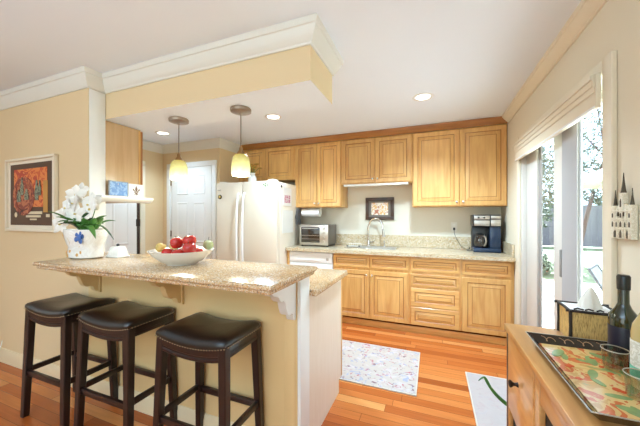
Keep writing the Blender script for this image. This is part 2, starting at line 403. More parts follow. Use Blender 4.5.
# ------------------------------------------------------------------ constants of the room
H = 2.41; XR = .77; YB = 3.98; XS = -3.88; YA = 3.22; XA = -2.79; YL = 1.36; XC = -2.41; YK = 1.478; ZS = 2.088; YH = 1.48; XH = -.640
XW = -6.0; YR = -3.4

# ------------------------------------------------------------------ shell
struct(MB().box(XW-.1, XR+.14, YR-.1, YB+.1, -.05, 0).build('floor', M['floor'], smooth=0))
struct(MB().box(XW-.1, XR+.3, YR-.1, YB+.1, H, H+.1).build('ceiling', M['ceiling'], smooth=0))
struct(MB().box(XA-.02, XR+.14, YB, YB+.1, 0, H).build('wall_back', M['wall_back'], smooth=0))
mb = MB()
D0, D1, DH = 1.743, 3.15, 2.04        # patio door opening
mb.box(XR, XR+.14, YR, D0, 0, H); mb.box(XR, XR+.14, D1, YB, 0, H); mb.box(XR, XR+.14, D0, D1, DH, H)
struct(mb.build('wall_right', M['wall_right'], smooth=0))
struct(MB().box(XW, XC, YL, YK, 0, H).build('wall_left', M['wall'], smooth=0))
struct(MB().box(XS-.1, XS, YK, YA+.1, 0, H).build('wall_side', M['wall'], smooth=0))
struct(MB().box(XS-.1, XA, YA, YA+.1, 0, H).box(XA-.1, XA, YA+.1, YB, 0, H).build('wall_alcove', M['wall'], smooth=0))
struct(MB().box(XW-.1, XW, YR, YL, 0, H).build('wall_dining', M['wall'], smooth=0))
struct(MB().box(XW-.1, XR+.14, YR-.1, YR, 0, H).build('wall_rear', M['wall'], smooth=0))
# dropped soffit over the bar: tan front and end, white underside
mb = MB(); mb.box(XS, XH, YH, 1.855, ZS, H)
mb.bm.faces.ensure_lookup_table()
for f in mb.bm.faces:
    if f.normal.z < -.5: f.material_index = 1
struct(mb.build('beam_soffit', [M['wall'], M['ceiling']], smooth=0))
# half wall that carries the bar
struct(MB().box(XC, -.657, 1.36, 1.46, 0, .99).build('wall_bar', M['bar_wall'], smooth=0))
# end post and pilaster boards on the half wall
mb = MB(); mb.box(-.656, -.637, 1.344, 1.462, 0, .989, .003); mb.box(-.735, -.657, 1.345, 1.3595, .09, .988, .003, 1)
mb.box(-.722, -.668, 1.341, 1.346, .12, .96, .002, 1)
struct(mb.build('trim_3', [M['white'], M['bar_wall']]))
# crown mouldings
crown = [(0, 2.287), (.010, 2.287), (.014, 2.300), (.020, 2.305), (.032, 2.328), (.047, 2.352), (.052, 2.372), (.060, 2.376), (.064, 2.41), (0, 2.41)]
path = [(XW, YL), (XC, YL), (XC, YH), (XH, YH), (XH, 1.855), (XH-.6, 1.855)]
struct(MB().sweep(path, [(-d, z) for d, z in crown]).build('trim_1', M['trim'], smooth=30))
struct(MB().sweep([(XR, YR), (XR, 3.60)], [(d*1.05, z if z > 2.4 else z+.045*(2.41-z)/.123) for d, z in crown]).build('trim_2', M['trim_tan'], smooth=30))
struct(MB().sweep([(XS, 1.86), (XS, YA), (XA, YA), (XA, 3.6)], [(-d, z) for d, z in crown]).build('trim_4', M['trim'], smooth=30))
base = [(0, 0), (.016, 0), (.016, .075), (.011, .092), (.006, .105), (0, .105)]
struct(MB().sweep([(XW, YL), (-.735, YL)], [(-d, z*1.15) for d, z in base]).build('baseboard_left', M['base_paint'], smooth=30))
struct(MB().sweep([(XS, 1.55), (XS, YA), (-3.80, YA)], [(-d, z) for d, z in base]).build('baseboard_side', M['trim'], smooth=30))

# added white board that paints the daylight on the poster wall's end
struct(MB().box(XC+.0005, XC+.007, YL+.003, YK-.001, 1.04, 2.284, .002).build('lightening_board', M['white']))
# ------------------------------------------------------------------ doors in the far walls
def panel_door(w, h, t=.035):
    """six-panel door, front face towards -Y, hinged origin at the lower left corner"""
    mb = MB(); mb.box(0, w, 0, t, 0, h)
    st = .11; mid = .10; pw = (w-2*st-mid)/2
    for (z0, z1) in ((.22, .80), (.93, 1.52), (1.63, h-.11)):
        for k in (0, 1):
            x0 = st+k*(pw+mid); x1 = x0+pw
            rings = []
            for ins, d in ((0, -.0005), (.012, .010), (.03, .010), (.05, -.002)):
                rings.append([(x0+ins, d, z0+ins), (x1-ins, d, z0+ins), (x1-ins, d, z1-ins), (x0+ins, d, z1-ins)])
            # groove frame: build as shallow raised moulding so that it sits proud of the slab
            rings = [[(p[0], -.001-(.007 if i in (1,) else .0) - (.004 if i == 3 else 0), p[2]) for p in r] for i, r in enumerate(rings)]
            mb.loft(rings, 0)
    return mb
d1 = MB(); 
door1 = struct(panel_door(.76, 2.03).build('door_1', M['white'], loc=(-3.675, YA-.022, .01), smooth=20), 'white six-panel closet door in the back wall left of the refrigerator')
MB().ball((.70, -.05, .95), .028).lathe([(.012, 0), (.012, .05)], 12, c=(0, 0, 0)).build('door_knob', M['nickel'], door1) if False else None
k = MB(); k.ball((.70, -.045, .95), .026); k.tube([(.70, -.03, .95), (.70, 0, .95)], .01); k.build('door_knob', M['nickel'], door1)
for z in (.25, 1.05, 1.82):
    MB().box(-.022, .004, -.006, .0, z-.045, z+.045, .001).build('hinge', M['nickel'], door1)
mb = MB()
def casing(mb, x0, x1, zt, w, y0, y1):
    mb.box(x0-w, x0, y0, y1, 0, zt, .003); mb.box(x1, x1+w, y0, y1, 0, zt, .003); mb.box(x0-w, x1+w, y0, y1, zt, zt+w, .003)
casing(mb, -3.70, -2.90, 2.045, .07, YA-.03, YA)
struct(mb.build('trim_5', M['white']))
# door in the side wall
d2 = panel_door(.76, 2.03).build('door_2', M['white'], loc=(XS+.024, 2.02, .01), rot=(0, 0, PI/2), smooth=20)
struct(d2, 'pale panelled door in the side wall seen under the tile ledge')
mb = MB(); mb.box(XS, XS+.03, 2.83, 2.905, 0, 2.045, .003); mb.box(XS, XS+.03, 1.94, 2.012, 0, 2.045, .003); mb.box(XS, XS+.03, 1.94, 2.905, 2.046, 2.115, .003)
struct(mb.build('trim_6', M['trim_tan']))
mb = MB(); mb.box(.762, .800, -.004, .020, 0, 2.03, .002); mb.build('door_edge', M['dark_edge'], d2)
for z in (.25, 1.22, 1.8): MB().box(.745, .80, -.012, -.004, z-.05, z+.05, .001).build('hinge', M['bronze'], d2)

# ------------------------------------------------------------------ patio door in the right wall
mb = MB(); mb.box(XR-.022, XR-.001, D0-.075, D0, 0, DH+.02, .003); mb.box(XR-.022, XR-.001, D1, D1+.05, 0, DH+.02, .003)
mb.box(XR-.020, XR-.001, D0+.0005, D1-.0005, DH-.045, DH+.019, .003)
struct(mb.build('trim_7', M['trim_tan']))
mb = MB()                           # jambs, head and sill of the sliding door
mb.box(XR, XR+.14, D1-.04, D1, 0, DH, .003); mb.box(XR, XR+.14, D0, D0+.012, 0, DH, .003)
mb.box(XR, XR+.14, D0, D1, DH-.04, DH, .003); mb.box(XR, XR+.14, D0, D1, 0, .03, .003)
mb.box(XR+.06, XR+.075, D1-.06, D1-.04, .03, DH-.04, .002)
d3 = struct(mb.build('door_3', M['alu']), 'white framed sliding glass patio door in the right wall')
def sash(name, y0, y1, x, s0, s1, gw=.012):
    mb = MB(); mb.box(x, x+.035, y0, y0+s0, .03, DH-.04, .003); mb.box(x, x+.035, y1-s1, y1, .03, DH-.04, .003)
    mb.box(x, x+.035, y0+s0, y1-s1, .03, .11, .003); mb.box(x, x+.035, y0+s0, y1-s1, DH-.10, DH-.04, .003)
    o = mb.build(name, M['alu'], d3)
    MB().box(x+.014, x+.020, y0+s0, y1-s1, .11, DH-.10).build('glass_pane', M['pane'], o, smooth=0)
    g = MB(); g.box(x+.012, x+.0225, y0+s0-.001, y0+s0+.012, .105, DH-.095, .001); g.box(x+.012, x+.0225, y1-s1-gw, y1-s1+.001, .105, DH-.095, .001)
    g.build('gasket', M['alu_grey'], o)
    return o
sash('sliding_sash', 2.255, 3.10, XR+.03, .225, .27, .06)
sash('fixed_sash', D0+.012, 2.36, XR+.085, .03, .07)
h = MB(); h.box(XR+.008, XR+.03, 2.30, 2.325, .92, 1.10, .006); h.build('door_pull', M['alu_grey'], d3)
# cornice box that hides the blind
t = thing('window_cornice', 'cream cornice board with stepped mouldings over the sliding patio door', 'cornice', (XR-.0235, D0, 1.835))
mb = MB(); mb.box(-.022, 0, .002, D1-D0-.002, 0, .166, .003); mb.build('board', M['trim_tan'], t)
mb = MB(); mb.box(-.028, -.0225, .002, D1-D0-.002, .075, .164, .003); mb.box(-.034, -.0285, .002, D1-D0-.002, .105, .162, .003); mb.box(-.042, -.0345, .002, D1-D0-.002, .135, .160, .003); mb.build('moulding', M['trim_tan'], t)
mb = MB(); mb.box(-.027, -.0225, .002, D1-D0-.002, 0, .012, .002); mb.build('bottom_lip', M['white'], t)
# stacked vanes of a vertical blind
t = thing('vertical_blind', 'grey vertical blind vanes stacked at the middle of the patio door', 'blind', (XR+.012, 2.10, .12))
MB().box(-.012, .012, -.08, .22, 1.85, 1.87, .002).build('head_rail', M['alu'], t)
for i in range(7):
    y = .002+.027*i
    r = Matrix.Translation((0, y, 0)) @ Matrix.Rotation(math.radians(12), 4, 'Z')
    MB().box(-.001, .001, -.013, .015, 0, 1.85).build('vane', M['vane'], t, smooth=0).matrix_local = r

# ------------------------------------------------------------------ cabinet doors
def raised(mb, x0, x1, z0, z1, y, t=.02, fr=.055, g=0):
    """raised panel front, face at y (towards -Y), thickness t behind; material 0 wood, 1 glaze"""
    w = min(x1-x0, z1-z0); fr = min(fr, w*.24)
    seq = [(0, t, 0), (0, .003, 0), (.003, 0, 0), (fr-.006, 0, 0), (fr-.001, .006, 1), (fr+.001, .008, 1), (fr+.005, .008, 0), (fr+.008+min(.028, w*.1), .002, 0), (fr+.012+min(.03, w*.1), .001, 1)]
    rings = [[(x0+i, y+d, z0+i), (x1-i, y+d, z0+i), (x1-i, y+d, z1-i), (x0+i, y+d, z1-i)] for i, d, _ in seq]
    vr = [[mb.bm.verts.new(p) for p in r] for r in rings]
    for k in range(len(vr)-1):
        mi = seq[k+1][2]
        for i in range(4): mb.bm.faces.new((vr[k][i], vr[k][(i+1) % 4], vr[k+1][(i+1) % 4], vr[k+1][i])).material_index = mi
    mb.bm.faces.new(vr[0][::-1]); mb.bm.faces.new(vr[-1])
    return mb
def knob(parent, x, y, z, m='chrome'):
    mb = MB(); prof = [(.006, 0), (.005, .010), (.012, .014), (.0145, .020), (.011, .026), (.004, .028)]
    mb.lathe(prof, 16); bmesh.ops.rotate(mb.bm, verts=mb.bm.verts[:], matrix=Matrix.Rotation(PI/2, 3, 'X')); bmesh.ops.translate(mb.bm, verts=mb.bm.verts[:], vec=(x, y, z))
    return mb.build('knob', M[m], parent)
def cabinet(name, label, cat, x0, x1, yf, yb, z0, z1, fronts, group=None, body_mat='maple'):
    """fronts: (kind, x0, x1, z0, z1, knob or None) with kind 'door' or 'drawer'"""
    t = thing(name, label, cat, ((x0+x1)/2, yf, z0), 0, group)
    cx = (x0+x1)/2
    yb -= .003; mb = MB()
    if name == 'sink_cabinet':
        a, b, h_ = x0-cx, x1-cx, z1-z0
        mb.box(a, a+.018, .02, yb-yf, 0, h_); mb.box(b-.018, b, .02, yb-yf, 0, h_); mb.box(a+.018, b-.018, yb-yf-.012, yb-yf, 0, h_); mb.box(a+.018, b-.018, .02, yb-yf-.012, 0, .018)
        mb.box(a+.018, b-.018, .02, .04, .018, h_)
    else: mb.box(x0-cx, x1-cx, .02, yb-yf, 0, z1-z0, .0015)
    mb.build('body', M[body_mat], t, smooth=0 if name == 'sink_cabinet' else 35)
    for kind, a, b, c, d, kn in fronts:
        o = raised(MB(), a-cx, b-cx, c-z0, d-z0, .006, .0135).build(kind, [M['maple_h' if kind == 'drawer' else 'maple'], M['glaze']], t, smooth=0)
        if kn: knob(o, kn[0]-cx, .006, kn[1]-z0)
    return t
BG = 'base cabinets along the back wall'; UG = 'wall cabinets along the back wall'
YF = 3.35; YU = 3.64
g = .006
# base run
ZT = .87
cabinet('sink_cabinet', 'two-door maple sink cabinet with two false drawer fronts under the faucet', 'cabinet', -1.148, -.236, YF, YB, .10, ZT,
        [('drawer', -1.135, -.700, .705, .845, None), ('drawer', -.684, -.250, .705, .845, None),
         ('door', -1.135, -.697, .105, .675, (-.725, .625)), ('door', -.687, -.250, .105, .675, (-.660, .625))], BG)
cabinet('drawer_cabinet', 'maple cabinet with a stack of four drawers, between sink doors and corner cabinet', 'cabinet', -.236, .283, YF, YB, .10, ZT,
        [('drawer', -.222, .269, .705, .845, None), ('drawer', -.222, .269, .535, .675, None),
         ('drawer', -.222, .269, .317, .516, None), ('drawer', -.222, .269, .105, .304, None)], BG)
cabinet('corner_cabinet', 'maple base cabinet with one drawer over one door, below the coffee maker', 'cabinet', .283, XR-.004, YF, YB, .10, ZT,
        [('drawer', .297, .738, .705, .845, None), ('door', .297, .738, .105, .675, None)], BG)
tag(MB().box(-1.72, XR-.004, 3.40, 3.415, 0, .072, .002).build('toe_kick_board', M['maple_h']), 'maple toe kick board running along the floor under the base cabinets', 'toe kick')
# upper run
cabinet('fridge_top_cabinet', 'short two-door maple wall cabinet above the refrigerator', 'cabinet', -2.786, -1.824, YU, YB, 1.85, 2.335,
        [('door', -2.775, -2.315, 1.86, 2.325, None), ('door', -2.305, -1.835, 1.86, 2.325, None)], UG)
cabinet('wall_cabinet', 'tall narrow two-door maple wall cabinet above the toaster oven', 'cabinet', -1.822, -1.134, YU, YB, 1.445, 2.335,
        [('door', -1.81, -1.483, 1.455, 2.325, (-1.51, 1.50)), ('door', -1.475, -1.145, 1.455, 2.325, (-1.448, 1.50))], UG)
cabinet('sink_wall_cabinet', 'short two-door maple wall cabinet above the faucet and small framed picture', 'cabinet', -1.132, -.226, YU, YB, 1.745, 2.335,
        [('door', -1.121, -.683, 1.755, 2.325, (-.71, 1.80)), ('door', -.673, -.237, 1.755, 2.325, (-.645, 1.80))], UG)
cabinet('corner_wall_cabinet', 'large two-door maple wall cabinet in the right corner above the coffee maker', 'cabinet', -.224, XR-.004, YU, YB, 1.435, 2.335,
        [('door', -.212, .290, 1.445, 2.325, (.262, 1.49)), ('door', .300, XR-.012, 1.445, 2.325, (.33, 1.49))], UG)
prof = [(0, 2.336), (.012, 2.336), (.016, 2.345), (.022, 2.35), (.04, 2.372), (.058, 2.39), (.062, 2.405), (0, 2.405)]
tag(MB().sweep([(-2.78, YU+.018), (XR-.004, YU+.018)], [(-d, z) for d, z in prof]).build('cabinet_crown', M['maple_dark'], smooth=30),
    'dark maple crown strip running along the top of the wall cabinets', 'crown moulding')
tag(MB().box(-1.10, -.27, YU+.02, YU+.05, 1.715, 1.743, .002).build('light_valance', M['trim']), 'pale strip light fixed under the short cabinet over the faucet', 'light strip')
# dishwasher
t = thing('dishwasher', 'white dishwasher front left of the sink cabinet', 'dishwasher', (-1.455, YF, .10))
MB().box(-.295, .303, .02, .60, 0, .765, .003).build('body', M['plastic_white'], t)
MB().box(-.292, .300, 0, .02, .0, .62, .004).build('door', M['plastic_white'], t)
p = MB().box(-.292, .300, -.004, .02, .628, .760, .005).build('control_panel', M['plastic_white'], t)
MB().box(.225, .255, -.007, -.003, .665, .70, .002).build('badge', M['steel'], p)
MB().box(-.20, .12, -.008, -.003, .655, .672, .002).build('handle_lip', M['plastic_white'], p)
# filler panel left of the dishwasher
tag(MB().box(-1.79, -1.755, YF+.01, YB, 0, ZT, .002).build('end_panel', M['maple']), 'maple end panel between refrigerator and dishwasher', 'panel')
# worktop, splash
mb = MB(); SX0, SX1, SY0, SY1 = -1.06, -.42, 3.58, 3.86
X0, X1, Y0, Y1 = -1.795, XR-.003, 3.315, YB-.002
for (a, b, c, d) in ((X0, SX0, Y0, Y1), (SX1, X1, Y0, Y1), (SX0, SX1, Y0, SY0), (SX0, SX1, SY1, Y1)): mb.box(a, b, c, d, .871, .911, .0)
bmesh.ops.remove_doubles(mb.bm, verts=mb.bm.verts[:], dist=1e-4)
tag(mb.build('kitchen_worktop', M['granite'], smooth=0), 'long speckled granite worktop along the back wall with sink cutout', 'countertop')
mb = MB(); mb.box(X0+.005, X1, YB-.022, YB-.002, .912, 1.065, .002); mb.box(X1-.02, X1, 3.36, YB-.024, .912, 1.035, .002)
tag(mb.build('backsplash', M['granite'], smooth=20), 'low speckled granite upstand behind the worktop, turning at the right corner', 'backsplash')
# sink
t = thing('kitchen_sink', 'stainless undermount sink basin set in the worktop below the faucet', 'sink', ((SX0+SX1)/2, (SY0+SY1)/2, .75))
w, d = (SX1-SX0)/2-.004, (SY1-SY0)/2-.004
mb = MB(); mb.loft([[(sx*w*q, sy*d*q, z) for sx, sy in ((-1, -1), (1, -1), (1, 1), (-1, 1))] for q, z in ((1, .165), (.97, .02), (.9, 0), (.1, -.004))], 0, False)
mb.build('basin', plain('satin_sink', s2l(186, 176, 160), .35, .2), t, thick=.004)
MB().lathe([(.04, 0), (.035, .004), (.02, .003)], 20, c=(0, 0, .0)).build('drain', M['chrome'], t)
mb = MB(); mb.box(-w-.02, w+.02, -d-.02, -d, .1615, .1665, .002); mb.box(-w-.02, w+.02, d, d+.02, .1615, .1665, .002); mb.box(-w-.02, -w, -d, d, .1615, .1665, .002); mb.box(w, w+.02, -d, d, .1615, .1665, .002)
mb.build('rim', M['chrome'], t)
# faucet
t = thing('faucet', 'tall chrome gooseneck faucet rising behind the sink', 'faucet', (-.815, 3.905, .9115))
MB().lathe([(.032, 0), (.03, .012), (.022, .02), (.02, .07), (.016, .08)], 20).build('base', M['chrome'], t)
pts = [(0, 0, .07), (0, 0, .26)]+[(.10-.10*math.cos(a), -.05*(1-math.cos(a))*.5-.0, .26+.12*math.sin(a)) for a in [PI*i/10 for i in range(1, 10)]]+[(.20, -.05, .26), (.205, -.052, .235)]
MB().tube(pts, .014, 12).build('neck', M['chrome'], t)
MB().tube([(.204, -.052, .24), (.212, -.054, .17), (.217, -.055, .135)], [.015, .019, .02], 12).build('spray_head', M['steel'], t)
MB().tube([(.02, 0, .05), (.06, 0, .065), (.085, 0, .085)], [.009, .007, .005], 10).build('lever', M['chrome'], t)
t = thing('soap_dispenser', 'small chrome soap pump to the right of the faucet', 'soap dispenser', (-.60, 3.905, .9115))
MB().lathe([(.018, 0), (.016, .01), (.010, .015), (.009, .06)], 16).build('base', M['chrome'], t)
MB().tube([(0, 0, .055), (0, 0, .075), (0, -.03, .08), (0, -.055, .07)], .007, 8).build('spout', M['chrome'], t)
t = thing('dish_rack', 'white wire dish rack with dark feet on the worktop left of the faucet', 'dish rack', (-.98, 3.92-.16, .9185))
mb = MB()
for i in range(7): mb.tube([(-.08+.027*i, -.05, .004), (-.08+.027*i, .05, .004), (-.08+.027*i, .05, .03)], .0022, 6)
mb.tube([(-.09, -.05, .004), (.09, -.05, .004)], .003, 6); mb.tube([(-.09, .05, .03), (.09, .05, .03)], .003, 6)
mb.build('wire_frame', M['plastic_white'], t)
for sx in (-1, 1): MB().box(sx*.08-.012, sx*.08+.012, -.06, -.035, 0, .012, .003).build('foot', M['black'], t)
# toaster oven
t = thing('toaster_oven', 'silver toaster oven with dark glass door at the left end of the worktop', 'toaster oven', (-1.50, 3.56, .912))
MB().box(-.205, .215, .012, .36, .018, .295, .012).build('body', plain('toaster_side', s2l(120, 112, 106), .35, .7), t)
f = MB().box(-.205, .215, 0, .014, .018, .295, .006).build('front_panel', M['steel'], t)
MB().box(-.175, .095, -.006, 0, .055, .262, .004).build('glass_door', M['dark_glass'], t)
MB().tube([(-.15, -.006, .245), (-.15, -.03, .245), (.07, -.03, .245), (.07, -.006, .245)], .006, 8).build('door_handle', M['steel'], t)
r = MB()
for i in range(9): r.tube([(-.165+.03*i, -.0065, .15), (-.165+.03*i, -.0065, .155)], .002, 5)
r.box(-.17, .09, -.0075, -.0055, .146, .150); r.box(-.17, .09, -.0075, -.0055, .10, .103); r.build('wire_rack', M['steel'], t)
for z in (.245, .185, .125, .07):
    q = MB(); q.lathe([(.019, 0), (.017, .016), (.015, .018)], 18); bmesh.ops.rotate(q.bm, verts=q.bm.verts[:], matrix=Matrix.Rotation(PI/2, 3, 'X')); bmesh.ops.translate(q.bm, verts=q.bm.verts[:], vec=(.155, 0, z))
    q.build('dial', M['steel'], t)
for sx in (-.18, .19):
    for sy in (.04, .33): MB().lathe([(.014, 0), (.012, .02)], 12, c=(sx, sy, 0)).build('foot', M['black'], t)
# paper towel under the cabinet
t = thing('paper_towel_holder', 'white paper towel roll hung under the tall narrow wall cabinet', 'paper towel', (-1.61, 3.76, 1.375))
q = MB(); q.lathe([(.02, -.135), (.058, -.135), (.058, .135), (.02, .135)], 28); bmesh.ops.rotate(q.bm, verts=q.bm.verts[:], matrix=Matrix.Rotation(PI/2, 3, 'Y')); q.build('towel_roll', M['paper'], t)
for sx in (-.145, .145): MB().box(sx-.004, sx+.004, -.02, .02, -.02, .07, .002).build('bracket', M['plastic_white'], t)
# coffee maker
t = thing('coffee_maker', 'black and silver dual coffee maker on the worktop in the right corner', 'coffee maker', (.575, 3.66, .912))
bl = plain('dark_blue_plastic', s2l(34, 52, 76), .25, noise=.2, scale=20)
MB().box(-.135, .135, .0, .25, 0, .05, .008).build('base', bl, t)
MB().box(-.135, .135, .14, .25, .05, .30, .006).build('column', M['black'], t)
MB().box(.03, .135, .02, .14, .05, .30, .006).build('pod_bay', bl, t)
hd = MB().box(-.14, .14, .0, .25, .295, .425, .01).build('head', M['black'], t)
MB().box(-.13, .024, -.006, .0, .30, .362, .004).box(-.13, .024, -.006, 0, .372, .415, .004).build('silver_panel', M['steel'], hd)
MB().box(.036, .132, -.006, .0, .30, .372, .004).box(.036, .132, -.006, 0, .38, .415, .004).build('silver_panel', M['steel'], hd)
for x in (-.085, -.03):
    q = MB(); q.lathe([(.011, 0), (.010, .008)], 14); bmesh.ops.rotate(q.bm, verts=q.bm.verts[:], matrix=Matrix.Rotation(PI/2, 3, 'X')); bmesh.ops.translate(q.bm, verts=q.bm.verts[:], vec=(x, -.006, .393)); q.build('button', M['black'], hd)
ca = MB(); ca.lathe([(.045, .052), (.058, .075), (.06, .12), (.05, .17), (.042, .19)], 24, c=(-.06, .075, 0)); ca = ca.build('carafe', M['dark_glass'], t)
MB().lathe([(.044, .188), (.046, .20), (.03, .21), (0.008, .212)], 24, c=(-.06, .075, 0)).build('lid', M['black'], ca)
MB().tube([(-.035, .022, .185), (-.02, -.005, .175), (-.012, -.012, .13), (-.02, .0, .085), (-.032, .022, .075)], .009, 8).build('handle', M['steel'], ca)
# pepper mill
t = thing('pepper_mill', 'small brown wooden mill standing right of the coffee maker', 'pepper mill', (.7315, 3.80, .912))
MB().lathe([(.014, 0), (.014, .02), (.010, .05), (.012, .085), (.013, .10)], 20).build('body', M['dark_edge'], t)
MB().lathe([(.012, .101), (.014, .12), (.008, .14), (.004, .15)], 20).build('cap', M['dark_edge'], t)
# outlet with plug and cord
t = thing('wall_outlet', 'cream double outlet plate on the back wall left of the coffee maker', 'outlet', (.258, YB-.001, 1.185))
MB().box(-.036, .036, -.006, 0, -.058, .058, .003).build('cover_plate', M['trim'], t)
for z in (-.022, .022): MB().box(-.016, .016, -.008, -.006, z-.016, z+.016, .002).build('socket', M['plastic_white'], t)
tag(MB().box(.246, .270, YB-.034, YB-.0095, 1.147, 1.178, .004).build('power_plug', M['black']), 'black plug pushed into the outlet on the back wall', 'plug')
pts = [(.258, YB-.030, 1.15), (.262, YB-.036, 1.10), (.29, YB-.045, 1.03), (.33, YB-.05, .96), (.37, YB-.06, .925), (.41, YB-.09, .916), (.425, YB-.12, .940), (.42, YB-.15, .950), (.40, YB-.16, .92), (.39, YB-.19, .9155), (.435, YB-.20, .9155)]
def smooth_pts(pts, n=5):
    P = [Vector(p) for p in pts]; out = []
    for i in range(len(P)-1):
        p0, p1, p2, p3 = P[max(i-1, 0)], P[i], P[i+1], P[min(i+2, len(P)-1)]
        for k in range(n):
            t_ = k/n
            out.append(.5*((2*p1)+(-p0+p2)*t_+(2*p0-5*p1+4*p2-p3)*t_*t_+(-p0+3*p1-3*p2+p3)*t_**3))
    out.append(P[-1]); return out
tag(MB().tube(smooth_pts(pts), .003, 6).build('electric_cable', M['black']), 'black cord looping from the outlet down to the coffee maker', 'cord')
# small picture above the sink
def framed(t, w, h, fw, depth, mframe, my=0):
    mb = MB()
    for (a, b, c, d) in ((-w/2, w/2, 0, fw), (-w/2, w/2, h-fw, h), (-w/2, -w/2+fw, fw, h-fw), (w/2-fw, w/2, fw, h-fw)): mb.box(a, b, -depth, 0, c, d, .003)
    mb.build('frame', mframe, t)
t = thing('framed_picture', 'small dark framed food picture on the wall behind the faucet', 'picture', (-.675, YB-.002, 1.27))
framed(t, .39, .31, .045, .022, M['dark_edge'])
MB().box(-.15, .15, -.008, -.002, .045, .265).build('mat', plain('grey_mat', s2l(120, 110, 100), .7), t, smooth=0)
MB().box(-.115, .115, -.0105, -.0082, .07, .24).build('print', M['art_small'], t, smooth=0)

# ------------------------------------------------------------------ refrigerator
FX0, FX1, FY = -2.742, -1.80, 3.10
t = thing('refrigerator', 'off-white side-by-side refrigerator between the closet door and the cabinets', 'refrigerator', (FX0, FY, 0))
W = FX1-FX0; SEAM = .425
MB().box(0, W, .07, .74, .05, 1.76, .006).build('body', M['fridge'], t)
MB().box(.02, W-.02, .09, .70, 0, .06, .003).build('base_grille', M['grey_metal'], t)
for a, b, hx, nm in ((0, SEAM-.004, SEAM-.045, 'freezer_door'), (SEAM+.004, W, SEAM+.045, 'fridge_door')):
    dr = MB().box(a, b, 0, .066, .07, 1.772, .016).build(nm, M['fridge'], t)
    pts = [(hx, .004, 1.62), (hx, -.035, 1.58), (hx, -.055, 1.3), (hx, -.058, 1.0), (hx, -.05, .75), (hx, -.03, .66), (hx, .004, .62)]
    MB().tube(smooth_pts(pts), .014, 10).build('handle', M['plastic_white'], dr)
for x in (.04, W-.14): MB().box(x, x+.10, .02, .12, 1.7735, 1.79, .006).build('hinge_cover', M['fridge'], t)
def magnet(name, label, box_, mat, group=None):
    return tag(MB().box(*box_, .002).build(name, mat), label, 'magnet', group)
magnet('clip_magnet', 'small silver clip magnet at the top left of the refrigerator', (-2.712, -2.66, FY-.008, FY-.0005, 1.668, 1.682), M['steel'])
t = thing('round_magnet', 'small round brown portrait magnet hanging below the clip magnet on the refrigerator', 'magnet', (-2.675, FY-.0005, 1.583))
q = MB(); q.lathe([(.03, 0), (.03, .006), (.022, .009)], 20); bmesh.ops.rotate(q.bm, verts=q.bm.verts[:], matrix=Matrix.Rotation(PI/2, 3, 'X')); q.build('rim', M['bronze'], t)
MB().ball((0, -.009, 0), .018, sc_=(1, .25, 1.1)).build('portrait', M['pear'], t)
for (x, z) in ((-1.985, 1.722), (-1.955, 1.735), (-1.925, 1.715), (-1.96, 1.705)):
    q = MB(); q.lathe([(.011, 0), (.009, .006), (.003, .008)], 8); bmesh.ops.rotate(q.bm, verts=q.bm.verts[:], matrix=Matrix.Rotation(PI/2, 3, 'X')); bmesh.ops.translate(q.bm, verts=q.bm.verts[:], vec=(x, FY-.0005, z))
    tag(q.build('leaf_magnet', M['leaf']), 'tiny green leaf magnet at the top right of the refrigerator door', 'magnet', 'leaf magnets on the refrigerator door')
X_ = FX1+.0006
tag(MB().box(X_, X_+.002, FY+.16, FY+.40, 1.46, 1.70).build('calendar_sheet', M['paper'], smooth=0), 'white sheet with a photo stuck to the upper right side of the refrigerator', 'paper')
tag(MB().box(X_+.0025, X_+.004, FY+.20, FY+.36, 1.50, 1.60).build('photo_print', M['magnet_mix'], smooth=0), 'bright pink and blue photo on the white sheet on the refrigerator side', 'photo')
tag(MB().box(X_, X_+.003, FY+.14, FY+.44, 1.10, 1.40).build('note_sheet', M['plastic_white'], smooth=0), 'blank white board on the refrigerator side below the photo', 'paper')
tag(MB().box(X_, X_+.008, FY+.10, FY+.13, 1.69, 1.72, .002).build('square_magnet', M['label_dark']), 'dark blue square magnet at the top front of the refrigerator side', 'magnet')
t = thing('oven_mitt', 'grey oven mitt hanging on the rear of the refrigerator side', 'oven mitt', (X_+.022, FY+.58, 1.24))
MB().loft([[(x, y, z) for x, y in ((-.011, -w_), (.011, -w_*.9), (.011, w_*.9), (-.011, w_))] for w_, z in ((.05, -.04), (.065, .0), (.06, .08), (.05, .15), (.035, .19))]).build('palm', M['grey_cloth'], t)
MB().tube([(0, -.04, .03), (0, -.07, .07), (0, -.075, .10)], [.018, .016, .01], 8).build('thumb', M['grey_cloth'], t)
# flowers on the fridge
t = thing('flower_vase', 'white vase of small golden flowers standing on the refrigerator', 'vase', (-2.29, FY+.19, 1.7605))
MB().lathe([(.045, 0), (.06, .03), (.055, .09), (.035, .13), (.045, .15)], 20).build('vase', M['ceramic'], t)
for i in range(9):
    a = i*2.4; r = .035+.008*i
    p = (r*math.cos(a), r*math.sin(a), .22+.02*(i % 4))
    q = MB(); q.tube([(0, 0, .13), (p[0]*.5, p[1]*.5, .18), p], .003, 5, 1)
    for k in range(6):
        b_ = k*PI/3; q.ball((p[0]+.02*math.cos(b_), p[1]+.02*math.sin(b_), p[2]), .017, 0, 8, 5, (1, 1, .5))
    q.ball(p, .01, 0, 8, 6); q.build('flower', [M['gold'], M['leaf']], t)

